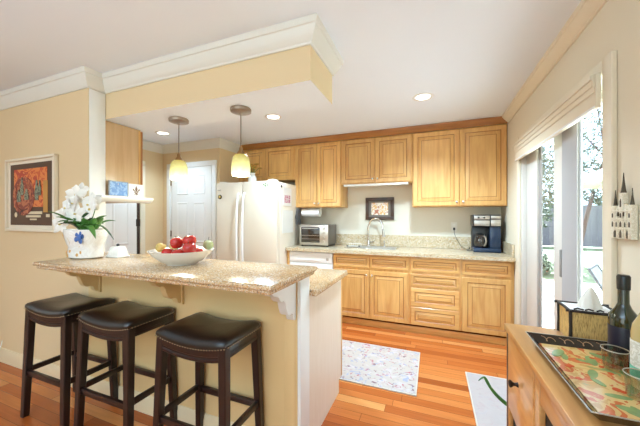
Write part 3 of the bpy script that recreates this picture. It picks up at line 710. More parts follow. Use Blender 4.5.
# ------------------------------------------------------------------ island: base cabinet, lower worktop, bar top, corbels
t = thing('island_cabinet', 'cream-sided island base cabinet behind the bar half wall', 'cabinet', (-1.5, 1.462, 0))
mb = MB(); mb.prism([(0, 0), (.575, 0), (.575, .095), (.648, .095), (.648, .868), (0, .868)], 'x', -.95, .85)
mb.build('body', M['panel'], t, smooth=0)
MB().box(.838, .853, .630, .652, .095, .868, .002).build('corner_stile', M['maple'], t)
MB().box(-.95, .848, .575, .585, 0, .093).build('toe_board', M['maple_h'], t, smooth=0)
for i in range(3):
    o = raised(MB(), -.93+.59*i, -.36+.59*i, .12, .85, 0, .0195).build('door', [M['maple'], M['glaze']], t, smooth=0)
    o.location = (-.09, .668, 0); o.rotation_euler = (0, 0, PI); o.location.x = -.08 - 0
    o.location = (-.1, .669, 0)
mb = MB(); mb.box(-2.45, -.597, 1.467, 2.10, .870, .908, .008)
tag(mb.build('island_worktop', M['granite_bar']), 'lower speckled granite worktop behind the raised bar', 'countertop')
def slab_edge(path_in, z0, z1, zm):
    pass
mb = MB()
poly = [(-2.315, .995), (-.605, 1.0), (-.605, 1.50), (-2.403, 1.50), (-2.403, 1.357), (-2.315, 1.357)]
def poly_off(poly, d):
    n = len(poly); out = []
    for i in range(n):
        a, b, c = Vector(poly[i-1]), Vector(poly[i]), Vector(poly[(i+1) % n])
        n1 = (b-a).normalized(); n2 = (c-b).normalized(); n1 = Vector((n1.y, -n1.x)); n2 = Vector((n2.y, -n2.x))
        o = (n1+n2)/(1+n1.dot(n2)); out.append((b.x+o.x*d, b.y+o.y*d))
    return out
rings = []
for d, z in ((-.022, .9905), (-.018, .991), (-.014, .998), (-.014, 1.006), (-.016, 1.009), (-.004, 1.012), (0, 1.017), (0, 1.028), (-.003, 1.033), (-.008, 1.035)):
    rings.append([(x, y, z) for x, y in poly_off(poly, d)])
mb.loft(rings)
tag(mb.build('bar_counter', M['granite_bar'], smooth=40), 'raised granite bar top with double ogee edge above the stools', 'countertop')
cprof = [(1.345, .985), (1.345, .775), (1.330, .775), (1.32, .787), (1.312, .812), (1.295, .822), (1.275, .818), (1.255, .830), (1.240, .860), (1.230, .892), (1.213, .908), (1.195, .906), (1.175, .918), (1.163, .937), (1.145, .944), (1.12, .952), (1.105, .965), (1.105, .985)]
for i, (x, lab) in enumerate(((-2.285, 'cream scrolled corbel under the left end of the bar top'), (-1.485, 'cream scrolled corbel under the middle of the bar, below the fruit bowl'), (-.685, 'white scrolled corbel under the right end of the bar, beside the end post'))):
    t = thing('corbel', lab, 'corbel', (x, 0, 0), 0, 'corbels under the bar')
    m_ = M['white'] if i == 2 else M['bar_wall']
    MB().prism([(y-.003, z+.0035) for y, z in cprof], 'x', -.022, .022).build('bracket', m_, t, smooth=40)
    if i < 2: MB().box(-.030, .030, 1.3435, 1.3585, .765, .988, .002).build('back_plate', m_, t)

# ------------------------------------------------------------------ bar stools
def make_stool():
    t = thing('bar_stool', 'x', 'bar stool')
    Wd, Dp = .43, .29; w, d = Wd/2, Dp/2; zc = .715
    sag = lambda u: -.028*(1-min(1, abs(u))**2)
    def rr(u):  # rounded rectangle superellipse half sizes
        return u
    mb = MB(); N = 48; n_r = 8
    rings = []
    def ring(s, dz):
        out = []
        for k in range(N):
            a = 2*PI*k/N; ca, sa = math.cos(a), math.sin(a); e = .16
            x = math.copysign(abs(ca)**e if abs(ca) > 1e-9 else 0, ca); y = math.copysign(abs(sa)**e if abs(sa) > 1e-9 else 0, sa)
            m_ = max(abs(ca), abs(sa)); x = ca/m_; y = sa/m_
            if abs(x) > .9 and abs(y) > .9:   # soften the corners
                q = ((abs(x)-.9)**2+(abs(y)-.9)**2)**.5
                if q > .1: x = math.copysign(.9+(abs(x)-.9)*.1/q, x); y = math.copysign(.9+(abs(y)-.9)*.1/q, y)
            out.append((x*(w+.006)*s, y*(d+.006)*s, zc+sag(x*s)*(1 if s > .9 else 1)+dz))
        return out
    for s, dz in ((.97, -.004), (1.0, 0), (1.012, .010), (1.0, .022), (.955, .034), (.87, .044), (.7, .052), (.45, .056), (.2, .058), (.03, .058)): rings.append(ring(s, dz))
    mb.loft(rings); mb.build('seat', M['leather'], t, smooth=60)
    # nailheads
    mb = MB()
    def nail(x, y):
        mb.ball((x, y, zc-.001+sag(x/w)), .0033, 0, 6, 4)
    nx = 26; ny = 17
    for i in range(nx+1):
        x = -w+Wd*i/nx
        for s in (-1, 1): nail(x, s*(d+.0055))
    for i in range(1, ny):
        y = -d+Dp*i/ny
        for s in (-1, 1): mb.ball((s*(w+.0055), y, zc-.001), .0033, 0, 6, 4)
    mb.build('nailhead_trim', M['brass'], t)
    # apron rails with stepped beads
    L = .042
    for s in (-1, 1):
        mb = MB(); n = 16
        rings = []
        for i in range(n+1):
            x = -w+L*.6+(Wd-1.2*L)*i/n; u = x/w; zt = zc-.006+sag(u); zb = zc-.064+sag(u)*1.0
            prof = [(d-.022, zb), (d-.003, zb), (d, zb+.004), (d, zb+.014), (d-.005, zb+.018), (d-.005, zb+.026), (d-.001, zb+.03), (d-.001, zt), (d-.022, zt)]
            rings.append([(x, s*y, z) for y, z in prof])
        mb.loft(rings); mb.build('apron', M['espresso'], t, smooth=30)
        mb = MB(); mb.box(s*(w-.022) if s > 0 else -w+.0, s*w if s > 0 else -w+.022, -d+L*.6, d-L*.6, zc-.058, zc-.006, .002)
        mb.box(s*w-.002, s*w+.002, -d+L*.6, d-L*.6, zc-.05, zc-.036, .001); mb.build('apron', M['espresso'], t)
    # legs
    sp = .022
    def leg_c(sx, sy, z):
        k = 1-z/zc; return (sx*(w-L/2+.001+sp*k), sy*(d-L/2+.001+sp*k))
    for sx in (-1, 1):
        for sy in (-1, 1):
            mb = MB(); rings = []
            for z, q in ((0, .82), (.006, .86), (.30, .93), (.60, 1.0), (zc-.005, 1.0)):
                cx, cy = leg_c(sx, sy, z); hh = L/2*q
                b_ = .004
                rings.append([(cx+a*hh, cy+b*hh, z) for a, b in ((-1, -1+b_/hh), (-1+b_/hh, -1), (1-b_/hh, -1), (1, -1+b_/hh), (1, 1-b_/hh), (1-b_/hh, 1), (-1+b_/hh, 1), (-1, 1-b_/hh))])
            mb.loft(rings); mb.build('leg', M['espresso'], t, smooth=25)
    zs = .292
    for s in (-1, 1):
        a = leg_c(-1, s, zs); b = leg_c(1, s, zs)
        MB().box(a[0]+L*.4, b[0]-L*.4, a[1]-.010, a[1]+.010, zs-.02, zs+.014, .003).build('stretcher', M['espresso'], t)
        a = leg_c(s, -1, zs); b = leg_c(s, 1, zs)
        MB().box(a[0]-.010, a[0]+.010, a[1]+L*.4, b[1]-L*.4, zs-.005, zs+.028, .003).build('stretcher', M['espresso'], t)
    return t
stool = make_stool()
for i, (x, y, rz, lab) in enumerate(((-2.285, 1.185, 0, 'dark leather saddle bar stool farthest from the bar end, leftmost of three'),
                                     (-1.73, 1.19, 0, 'dark leather saddle bar stool standing between the two other stools'),
                                     (-1.09, 1.19, 0, 'dark leather saddle bar stool nearest the white end post of the bar'))):
    o = stool if i == 0 else copy_tree(stool)
    o.location = (x, y, 0); o.rotation_euler = (0, 0, rz); tag(o, lab, 'bar stool', 'bar stools along the bar')

# ------------------------------------------------------------------ pendants and downlights
def make_pendant():
    t = thing('pendant_light', 'x', 'pendant light')
    MB().lathe([(.07, 0), (.074, -.006), (.072, -.024), (.05, -.032), (.012, -.035), (.008, -.045)], 32).build('canopy', M['nickel'], t)
    MB().tube([(0, 0, -.04), (0, 0, -.30)], .0035, 6).build('cord', plain('pendant_rod', s2l(112, 98, 88), .4, .3), t)
    MB().lathe([(.005, -.270), (.012, -.28), (.014, -.30), (.026, -.316), (.032, -.328), (.032, -.336)], 24).build('socket_cap', M['aged_bronze'], t)
    s_ = MB(); s_.lathe([(.028, .15), (.040, .148), (.053, .13), (.060, .10), (.064, .06), (.063, .02), (.061, 0)], 36, cap0=False, cap1=False)
    s_ = s_.build('shade', M['shade'], t, loc=(0, 0, -.480), smooth=60, thick=.004)
    MB().ball((0, 0, .06), .028).build('bulb', M['bulb'], s_)
    return t
pend = make_pendant()
for i, (x, y, lab) in enumerate(((-1.865, 1.69, 'left pendant with amber green glass shade, hanging in front of the closet door'), (-1.273, 1.69, 'pendant with amber green glass shade hanging in front of the refrigerator'))):
    o = pend if i == 0 else copy_tree(pend)
    o.location = (x, y, ZS); tag(o, lab, 'pendant light', 'pendant lights over the bar')
    light('pendant_bulb_light', 'POINT', (x, y, ZS-.47), (0, 0, 0), 10, (.95, 1, .9), .04)
DL = None
for i, (x, y, lab) in enumerate(((-3.275, 2.717, 'lit recessed ceiling light above the closet door side of the kitchen'), (-1.617, 2.715, 'lit recessed ceiling light between right pendant and wall cabinets'), (-.077, 2.765, 'lit recessed ceiling light in front of the corner wall cabinet'))):
    if DL is None:
        DL = thing('recessed_light', lab, 'recessed light', (0, 0, 0), 0, 'recessed lights in the kitchen ceiling')
        MB().lathe([(.062, -.002), (.066, -.006), (.090, -.004), (.093, 0)], 32, cap0=False, cap1=False).build('trim_ring', M['white'], DL, smooth=60)
        MB().lathe([(.064, -.0015), (.064, -.0005)], 32).build('lens', M['downlight'], DL)
        o = DL
    else: o = copy_tree(DL)
    o.location = (x, y, H-.0005); o['label'] = lab
    light('downlight', 'SPOT', (x, y, H-.03), (0, 0, 0), (50, 120, 200)[i], (.60, .82, 1), .06, spot_size=math.radians(140), spot_blend=.8)

# ------------------------------------------------------------------ hanging cabinet behind the column, ledge and tiles
t = thing('hanging_cabinet', 'maple wall cabinet on the kitchen side of the poster wall', 'cabinet', (XC, YK+.002, 1.44))
MB().box(-.60, 0, 0, .275, 0, .640, .002).build('body', wood('maple_side_panel', s2l(212, 172, 124), s2l(226, 190, 144)), t)
MB().box(-.60, .002, .276, .292, .0, .640, .002).build('face_frame', M['maple'], t)
MB().box(-.598, .004, .2935, .31, .01, .63, .003).build('door', M['glaze'], t)
t = thing('tile_ledge', 'white ledge shelf fixed low on the side of the hanging cabinet', 'shelf', (XC+.003, 1.40, 1.435))
MB().prism([(0, 0), (.045, .0), (.075, .016), (.085, .03), (.085, .045), (0, .045)], 'y', 0, .43).build('ledge', M['white'], t, smooth=30)
t = thing('picture_tile', 'small tile with a blue scene leaning on the white ledge, left of the fleur-de-lis tile', 'tile', (XC+.033, 1.485, 1.4805))
MB().box(-.008, 0, 0, .155, 0, .125, .002).build('tile_body', M['grey_metal'], t)
MB().box(0, .0015, .008, .147, .008, .117).build('glazed_face', M['art_sky'], t, smooth=0)
t = thing('fleur_tile', 'white tile with a fleur-de-lis emblem standing on the white ledge', 'tile', (XC+.033, 1.642, 1.4805))
MB().box(-.008, 0, 0, .135, 0, .115, .002).build('tile_body', M['ceramic'], t)
mb = MB(); em = .0015
def blob(pts): mb.prism(pts, 'x', .0, em)
blob([(.0675, .10), (.060, .085), (.057, .07), (.063, .05), (.072, .05), (.078, .07), (.075, .085)])
blob([(.061, .052), (.050, .062), (.046, .074), (.038, .074), (.036, .062), (.044, .058), (.052, .05), (.06, .046)])
blob([(.074, .052), (.085, .062), (.089, .074), (.097, .074), (.099, .062), (.091, .058), (.083, .05), (.075, .046)])
blob([(.048, .040), (.087, .040), (.087, .046), (.048, .046)])
blob([(.0625, .040), (.0725, .040), (.0725, .028), (.0675, .016), (.0625, .028)]); blob([(.061, .039), (.048, .024), (.054, .022), (.062, .032)]); blob([(.074, .039), (.087, .024), (.081, .022), (.073, .032)])
mb.build('fleur_de_lis', plain('fleur_brown', s2l(120, 92, 70), .5, noise=.3, scale=60), t, smooth=0)

# ------------------------------------------------------------------ bar top: orchid pot, dish, fruit bowl
zt = 1.0355
t = thing('orchid_planter', 'white porcelain planter of white orchids on the left end of the bar', 'potted orchid', (-2.215, 1.235, zt))
pot = MB().lathe([(.105, 0), (.125, .008), (.130, .04), (.122, .075), (.135, .10), (.150, .14), (.158, .175), (.155, .195), (.142, .195), (.13, .165), (.05, .16)], 40, sq=.68).build('pot', M['pot'], t, smooth=50)
mb = MB()
for k, (sx, sz, r) in enumerate(((.0, 0, .02), (.022, .006, .015), (.008, .022, .015), (-.016, .018, .015), (-.018, -.01, .015), (.012, -.02, .016))):
    a = -PI/2+.55; rad = .150
    cx, cy = rad*math.cos(a+sx*7), rad*.68*math.sin(a+sx*7)
    mb.ball((cx, cy, .145+sz*1.2), r*1.15, 0, 10, 6, (1, .3, 1))
mb.build('blue_flower_motif', M['blue'], pot)
mb = MB()
for ang, z_, r in ((-2.15, .035, .020), (-2.0, .022, .016), (-2.3, .022, .016), (-1.7, .05, .013), (-2.5, .14, .017), (-2.35, .155, .013), (-1.2, .03, .014), (-1.0, .045, .012)):
    rr_ = .126+max(0, z_-.07)*.33; mb.ball((rr_*math.cos(ang), rr_*.68*math.sin(ang), z_), r, 0, 10, 6, (1, .3, .9))
mb.build('gold_flower_motif', plain('gold_glaze', s2l(222, 170, 96), .35, noise=.25, scale=50), pot)
mb = MB(); mb.lathe([(.02, .165), (.134, .168)], 24, sq=.66, cap1=True); mb.build('soil', M['leaf_dark'], t)
def leaf(mb, base_, ang, ln, wd, rise, droop, n=8, mi=0):
    ca, sa = math.cos(ang), math.sin(ang)
    prev = None
    for i in range(n+1):
        u = i/n; w_ = wd*math.sin(PI*min(1, .08+.92*u))**.7*(1-u*.25) if u < 1 else .001
        p = Vector((base_[0]+ca*ln*u, base_[1]+sa*ln*u, base_[2]+rise*u-droop*u*u))
        s_ = Vector((-sa, ca, 0))*w_/2
        cur = [mb.bm.verts.new(p-s_+Vector((0, 0, .15*w_))), mb.bm.verts.new(p), mb.bm.verts.new(p+s_+Vector((0, 0, .15*w_)))]
        if prev:
            for k in (0, 1): mb.bm.faces.new((prev[k], prev[k+1], cur[k+1], cur[k])).material_index = mi
        prev = cur
for i in range(7):
    a = .3-i*.55
    mb = MB(); leaf(mb, (.02+.05*math.cos(a), .03*math.sin(a), .172), a, .07, .06, .13, .03); mb.build('leaf', M['leaf'], t, smooth=60, thick=.002)
for i in range(11):
    a = -.5-i*.27 if i < 7 else random.uniform(0, 2*PI)
    mb = MB(); leaf(mb, (0.0+.03*math.cos(a), .02*math.sin(a), .175), a, random.uniform(.11, .17), random.uniform(.065, .085), random.uniform(.14, .24), random.uniform(.07, .13))
    mb.build('leaf', M['leaf' if i % 3 else 'leaf_dark'], t, smooth=60, thick=.002)
mb = MB(); leaf(mb, (.08, -.05, .215), -.25, .20, .045, .05, .12); mb.build('leaf', M['leaf'], t, smooth=60, thick=.002)
mb = MB(); leaf(mb, (.08, -.02, .215), -.05, .26, .02, .09, .17); mb.build('leaf', M['leaf_dark'], t, smooth=60, thick=.002)
def orchid(parent, c, s, face):
    """five petals round a lip, facing direction `face`"""
    mb = MB(); R_ = Vector(face).to_track_quat('Z', 'Y').to_matrix()
    for k in range(5):
        a = 2*PI*k/5+PI/2; wide = 1.25 if k in (1, 4) else .95
        def P(u, v, a=a, wide=wide):
            r = s*(.08+.92*u); w_ = s*.46*wide*math.sin(PI*(.12+.84*u))**.8*(v-.5)*2*.8
            return Vector(c)+R_ @ Vector((r*math.cos(a)-w_*math.sin(a), r*math.sin(a)+w_*math.cos(a), .10*s*math.sin(u*2.4)-.12*s*(2*v-1)**2))
        mb.grid(P, 5, 4, 0)
    mb.ball(Vector(c)+R_ @ Vector((0, -.05*s, .12*s)), s*.10, 1, 8, 6)
    return mb.build('orchid_flower', [M['petal'], M['petal_c']], parent, smooth=60)
fl = [(-.085, -.03, .40), (-.035, -.04, .43), (-.135, -.03, .36), (-.07, -.08, .34), (-.005, -.07, .37), (-.18, -.03, .29), (-.12, -.08, .28), (.035, -.08, .30), (-.19, -.05, .23), (-.03, -.02, .46), (.10, -.04, .36), (.14, -.05, .33), (.085, -.05, .31), (.07, .0, .38)]
for i, c in enumerate(fl):
    orchid(t, c, .06+.007*(i % 3), (random.uniform(-.3, .6), -1, random.uniform(-.1, .4)))
for a, b in (((-.02, 0, .2), (-.02, -.02, .42)), ((-.02, 0, .2), (-.12, -.03, .33)), ((.03, 0, .2), (.13, -.02, .33))):
    mb = MB(); mb.tube(smooth_pts([a, ((a[0]+b[0])/2+.02, (a[1]+b[1])/2, (a[2]+b[2])/2+.03), b]), .003, 6); mb.build('stem', M['leaf'], t)
t = thing('butter_dish', 'small white lidded dish with a dark knob beside the orchid planter', 'dish', (-2.04, 1.335, zt))
MB().box(-.062, .062, -.045, .045, 0, .012, .005).build('dish', M['ceramic'], t)
MB().loft([[(sx*a, sy*b, z) for sx, sy in ((-1, -1), (1, -1), (1, 1), (-1, 1))] for a, b, z in ((.052, .036, .0125), (.050, .034, .03), (.040, .026, .068), (.028, .016, .075))]).build('lid', M['ceramic'], t, smooth=50)
MB().ball((0, 0, .083), .010).build('knob', M['black'], t)
# fruit bowl
BX, BY = -1.392, 1.285
t = thing('fruit_bowl', 'wide white footed fruit bowl on the bar top', 'bowl', (BX, BY, zt))
MB().lathe([(.085, 0), (.088, .007), (.115, .018), (.155, .052), (.178, .079), (.182, .083), (.173, .083), (.148, .054), (.108, .026), (.04, .021), (.001, .021)], 44, cap0=True, cap1=False).build('shell', M['ceramic'], t, smooth=50)
def fruit(kind, label, x, y, z, r, mat, group, tilt=.2):
    t = thing(kind, label, kind, (BX+x, BY+y, zt+z), 0, group); t.rotation_euler = (random.uniform(-tilt, tilt), random.uniform(-tilt, tilt), random.uniform(0, 6))
    if kind == 'apple':
        pr = [(.004, .14), (.25, .02), (.55, .0), (.85, .25), (1.0, .75), (.98, 1.15), (.80, 1.52), (.5, 1.68), (.22, 1.62), (.05, 1.45)]
    elif kind == 'pear':
        pr = [(.02, .0), (.45, .03), (.8, .3), (.95, .7), (.86, 1.1), (.62, 1.5), (.45, 1.85), (.28, 2.08), (.03, 2.15)]
    else:
        pr = [(.02, 0), (.4, .04), (.8, .35), (.98, .85), (.85, 1.4), (.5, 1.75), (.02, 1.85)]
    MB().lathe([(a*r, b*r-r*.85) for a, b in pr], 22).build('flesh', mat, t, smooth=80)
    zz = {'apple': .6, 'pear': 1.28, 'lime': .98}[kind]*r
    MB().tube([(0, 0, zz), (.002, 0, zz+.012), (.005, 0, zz+.02)], .0016, 5).build('stem', M['stem'], t)
    return t
AG = 'red apples in the fruit bowl'
ap = [(-.045, -.060, .066, 'red apple at the front of the bowl next to the yellow pear'), (.040, -.065, .066, 'red apple at the front centre of the bowl under the top apples'), (-.003, .015, .062, 'red apple deep in the middle of the bowl, under the top left apple'),
      (.083, .030, .066, 'red apple low in the bowl beside the pale green fruit'), (.118, -.058, .103, 'red apple at the right side of the bowl by the rim'), (-.003, -.035, .131, 'large red apple on top of the heap, left of two'), (.072, -.012, .143, 'red apple on top of the heap, right of two')]
for x, y, z, lab in ap: fruit('apple', lab, x, y, z-.003, .037, M['apple'], AG)
for x, y, z, lab in ((-.122, -.045, .096, 'yellow pear at the front left of the bowl'), (-.112, .042, .096, 'yellow pear at the back left of the bowl')):
    o = fruit('pear', lab, x, y, z, .030, M['pear'], 'yellow pears in the fruit bowl'); o.rotation_euler = (.2, PI/2-.15, 1.9 if y < 0 else 1.3)
fruit('lime', 'pale green fruit at the right back of the bowl', .108, .098, .104, .032, M['lime'], None)

# ------------------------------------------------------------------ poster on the left wall
t = thing('framed_poster', 'large framed orange and brown poster on the left wall', 'picture', (-3.153, YL-.002, 1.192))
W_, H_ = .742, .625
framed(t, W_, H_, .022, .032, plain('pale_wood_frame', s2l(238, 224, 200), .5), )
MB().box(-W_/2+.022, W_/2-.022, -.014, -.002, .022, H_-.022).build('mat', M['mat'], t, smooth=0)
a = MB().box(-.308, .308, -.017, -.0145, .052, .575).build('print', M['art_brown'], t, smooth=0)
MB().box(-.245, .25, -.0195, -.0175, .205, .53).build('printed_sky', M['art_hot'], a, smooth=0)
q = MB(); q.lathe([(.165, 0), (.165, .002), (.125, .002), (.125, 0)], 40, cap0=False, cap1=False); bmesh.ops.rotate(q.bm, verts=q.bm.verts[:], matrix=Matrix.Rotation(PI/2, 3, 'X')); bmesh.ops.translate(q.bm, verts=q.bm.verts[:], vec=(-.09, -.0205, .30)); q.build('printed_ring', M['art_ring'], a, smooth=0)
q = MB(); q.lathe([(.12, 0), (.12, .0015)], 40); bmesh.ops.rotate(q.bm, verts=q.bm.verts[:], matrix=Matrix.Rotation(PI/2, 3, 'X')); bmesh.ops.translate(q.bm, verts=q.bm.verts[:], vec=(-.09, -.020, .30)); q.build('printed_disc', M['art_ring'], a, smooth=0)
for (x, z, w_, h_) in ((-.11, .38, .045, .14), (-.16, .30, .06, .10), (-.04, .31, .06, .09), (.11, .34, .05, .16), (.155, .36, .035, .12)):
    q = MB(); q.prism([(x-w_*.5, z-h_*.5), (x+w_*.5, z-h_*.5), (x+w_*.55, z), (x+w_*.3, z+h_*.3), (x+w_*.15, z+h_*.55), (x-w_*.15, z+h_*.55), (x-w_*.3, z+h_*.28), (x-w_*.55, z)], 'y', -.0245, -.0225)
    q.build('printed_figure', M['art_fig'], a, smooth=0)
MB().box(.20, .262, -.021, -.0196, .16, .42).build('printed_panel', plain('gold_print', s2l(196, 140, 60), .5, noise=.2), a, smooth=0)
q = MB(); q.box(-.09, .18, -.019, -.0172, .145, .168); q.box(-.06, .16, -.019, -.0172, .118, .136); q.box(.0, .10, -.019, -.0172, .095, .108); q.box(.235, .285, -.019, -.0172, .12, .145)
q.ball((-.22, -.0175, .14), .022, 0, 14, 8, (1, .08, 1)); q.build('printed_caption', M['art_caption'], a, smooth=0)

# white cord on the floor at the left wall
tag(MB().tube(smooth_pts([(-3.60, YL-.02, .20), (-3.62, YL-.03, .12), (-3.66, YL-.06, .02), (-3.74, YL-.10, .006), (-3.85, YL-.12, .006), (-4.0, YL-.10, .006)]), .004, 6).build('white_cord', M['plastic_white']), 'thin white cord trailing along the baseboard below the poster', 'cord')

# ------------------------------------------------------------------ rugs
def rug(name, label, x0, x1, y0, y1, mat):
    t = thing(name, label, 'rug', ((x0+x1)/2, (y0+y1)/2, .0005))
    w, d = (x1-x0)/2, (y1-y0)/2
    MB().box(-w, w, -d, d, 0, .008, .003).build('pile', mat, t)
    b_ = MB()
    for (p, q, r, s_) in ((-w-.006, w+.006, -d-.006, -d+.004), (-w-.006, w+.006, d-.004, d+.006), (-w-.006, -w+.004, -d, d), (w-.004, w+.006, -d, d)): b_.box(p, q, r, s_, 0, .010, .003)
    b_.build('binding', M['canvas'], t)
rug('floral_rug', 'faded floral rug on the floor in front of the sink cabinet', -1.0, -.112, 2.20, 2.90, M['rug'])
rug('door_mat', 'plain off-white rug on the floor in front of the patio door', .265, .70, 1.62, 2.68, M['rug2'])

# ------------------------------------------------------------------ sideboard
SZ = .82; SXF = .322; SXB = XR-.022; SYE = 1.55
t = thing('sideboard', 'honey pine sideboard with dark end posts and a dark drawer knob against the right wall', 'sideboard', (SXF, SYE, 0))
LEN = 1.42; D = SXB-SXF
def sb_mat(): return M['honey']
MB().box(-.008, D, -LEN, .008, SZ-.028, SZ, .004).build('top', M['honey'], t)
MB().box(.02, D-.005, -LEN+.02, -.02, .10, SZ-.029, .002).build('carcass', M['gapblack'], t)  # solid box, near-black colour paints the shade inside the open bays
for sy in (-LEN+.02, -.022):
    for sx in (.0, D-.05): MB().box(sx, sx+.045, sy-.0, sy+.022, 0, SZ-.03, .002).build('leg', M['dark_edge'], t)
# face frame, deep drawer with knob, open bays (y runs towards the camera as negative)
def board(nm, y0, y1, z0, z1, x=.002, th=.018, par=None, b=.0025):
    return MB().box(x, x+th, y0, y1, z0, z1, b).build(nm, M['honey'], par or t)
YS = 1.55
board('stile', 1.515-YS, 1.528-YS, .10, .79)
d_ = board('drawer', 1.172-YS, 1.513-YS, .462, .785, -.002)
k_ = MB(); k_.lathe([(.010, 0), (.006, .010), (.007, .016), (.013, .022), (.015, .028), (.009, .032)], 16); bmesh.ops.rotate(k_.bm, verts=k_.bm.verts[:], matrix=Matrix.Rotation(-PI/2, 3, 'Y')); bmesh.ops.translate(k_.bm, verts=k_.bm.verts[:], vec=(-.002, 1.352-YS, .642)); k_.build('knob', M['bronze'], d_)
board('stile', 1.124-YS, 1.170-YS, .10, .79)
board('rail', .70-YS, 1.123-YS, .712, .79)
board('stile', .64-YS, .699-YS, .10, .79)
board('drawer', .152-YS, .639-YS, .462, .785, -.002)
board('bottom_rail', .152-YS, 1.513-YS, .10, .16, .004)
# ------------------------------------------------------------------ on the sideboard
# tray
TX0, TX1, TY0, TY1 = .350, .705, .865, 1.375
t = thing('serving_tray', 'black lacquer tray painted with orange fruit and green leaves on the sideboard', 'tray', ((TX0+TX1)/2, (TY0+TY1)/2, SZ+.0005))
w, d = (TX1-TX0)/2, (TY1-TY0)/2
def rect(k, z): return [(sx*(w-k), sy*(d-k), z) for sx, sy in ((-1, -1), (1, -1), (1, 1), (-1, 1))]
MB().loft([rect(.030, 0), rect(.004, .026), rect(0, .030), rect(.004, .032), rect(.008, .030), rect(.034, .006), rect(.036, .004)]).build('rim', M['tray_black'], t, smooth=0)
e_ = MB(); c_ = rect(.001, .0315)
for i in range(4): e_.tube([c_[i], c_[(i+1) % 4]], .0016, 6)
e_.build('edge_bead', M['steel'], t)
pt = MB().loft([rect(.0365, .0045), rect(.0370, .0065)]).build('painted_base', M['tray_art'], t, smooth=0)
mb = MB()
random.seed(3)
for i in range(26):     # painted leaves
    x, y = random.uniform(-w+.06, w-.06), random.uniform(-d+.06, d-.06); a = random.uniform(0, PI); L_ = random.uniform(.022, .04)
    pts = []
    for k in range(10):
        q = 2*PI*k/10; lx = L_*math.cos(q); ly = L_*.38*math.sin(q)
        pts.append((x+lx*math.cos(a)-ly*math.sin(a), y+lx*math.sin(a)+ly*math.cos(a)))
    if all(abs(p[0]) < w-.042 and abs(p[1]) < d-.042 for p in pts): mb.prism(pts, 'z', .0064, .0067+.00006*i)
mb.build('painted_leaves', plain('painted_leaf_green', s2l(136, 154, 96), .18, noise=.3, scale=50), pt, smooth=0)
mb = MB()
for i in range(18):     # painted red fruit
    x, y = random.uniform(-w+.06, w-.06), random.uniform(-d+.06, d-.06); r = random.uniform(.006, .011)
    mb.prism([(x+r*math.cos(2*PI*k/12), y+r*math.sin(2*PI*k/12)) for k in range(12)], 'z', .0064, .0076+.00003*i)
mb.build('painted_fruit', plain('painted_red', s2l(206, 84, 40), .18, noise=.2, scale=40), pt, smooth=0)
mb = MB()               # gold scrolls on the far rim
def rim_pt(x, u): return (x, d-.034+u*.028, .0075+u*.024)
for i in range(5):
    x0 = -w+.05+i*.056
    pts = []
    for k in range(17):
        q = k/16; r = .008*(1-.5*q); pts.append(rim_pt(x0+.040*q+r*math.sin(q*9), .5+.30*math.cos(q*9)*(1-.4*q)))
    mb.tube(pts, .0011, 5)
mb.build('gold_scrolls', plain('scroll_gold', s2l(190, 150, 110), .4), t)
# tissue box
t = thing('tissue_box_cover', 'birch bark tissue box cover with dark twig edges on the far end of the sideboard', 'tissue box', (.505, 1.405, SZ+.0005), -.04)
bw, bd, bh = .155, .132, .125
MB().box(.004, bw-.004, .004, bd-.004, .002, bh-.004).build('bark_panels', M['birch'], t, smooth=0)
mb = MB()
for x in (0.002, bw-.002):
    for y in (.002, bd-.002): mb.tube([(x, y, 0), (x+.001, y-.001, bh*.5), (x, y, bh+.004)], [.0065, .0055, .006], 8)
mb.build('corner_twigs', M['twig'], t)
mb = MB()
for z in (bh,):
    for y in (0, bd): mb.tube([(-.012, y, z+.001), (bw*.5, y-.001, z), (bw+.012, y, z+.002)], .0055, 8)
    for x in (0, bw): mb.tube([(x, -.012, z), (x+.001, bd*.5, z+.001), (x, bd+.012, z)], .0055, 8)
mb.build('top_twigs', M['twig'], t)
MB().box(.004, bw-.004, .004, bd-.004, bh-.0035, bh+.001).build('lid_panel', M['paper'], t, smooth=0)
mb = MB()
for k in range(4): mb.tube([(.02+.035*k, .02, bh+.003), (.035+.035*k, .035, bh+.004), (.05+.03*k, .022, bh+.003)], .003, 6)
mb.build('lid_twigs', M['twig'], t)
mb = MB(); N = 28; rings = []
for j in range(9):
    u = j/8; ring_ = []
    for k in range(N):
        a = 2*PI*k/N; fold = 1+.22*math.sin(3*a+1)+.10*math.sin(7*a+u*3)
        rx = (.034*(1-u)**.75+.003)*fold; ry = (.024*(1-u)**.7+.003)*fold
        ring_.append((.085+rx*math.cos(a)+.006*u, .066+ry*math.sin(a), bh+.0015+.085*u+.006*math.sin(2*a)*(1-u)*u*3))
    rings.append(ring_)
tissue = MB().loft(rings).build('tissue', M['tissue'], None, smooth=80); tissue.parent = None
tissue.location = (.505, 1.405, SZ+.0005); tag(tissue, 'white tissue pulled up out of the bark tissue box', 'tissue')
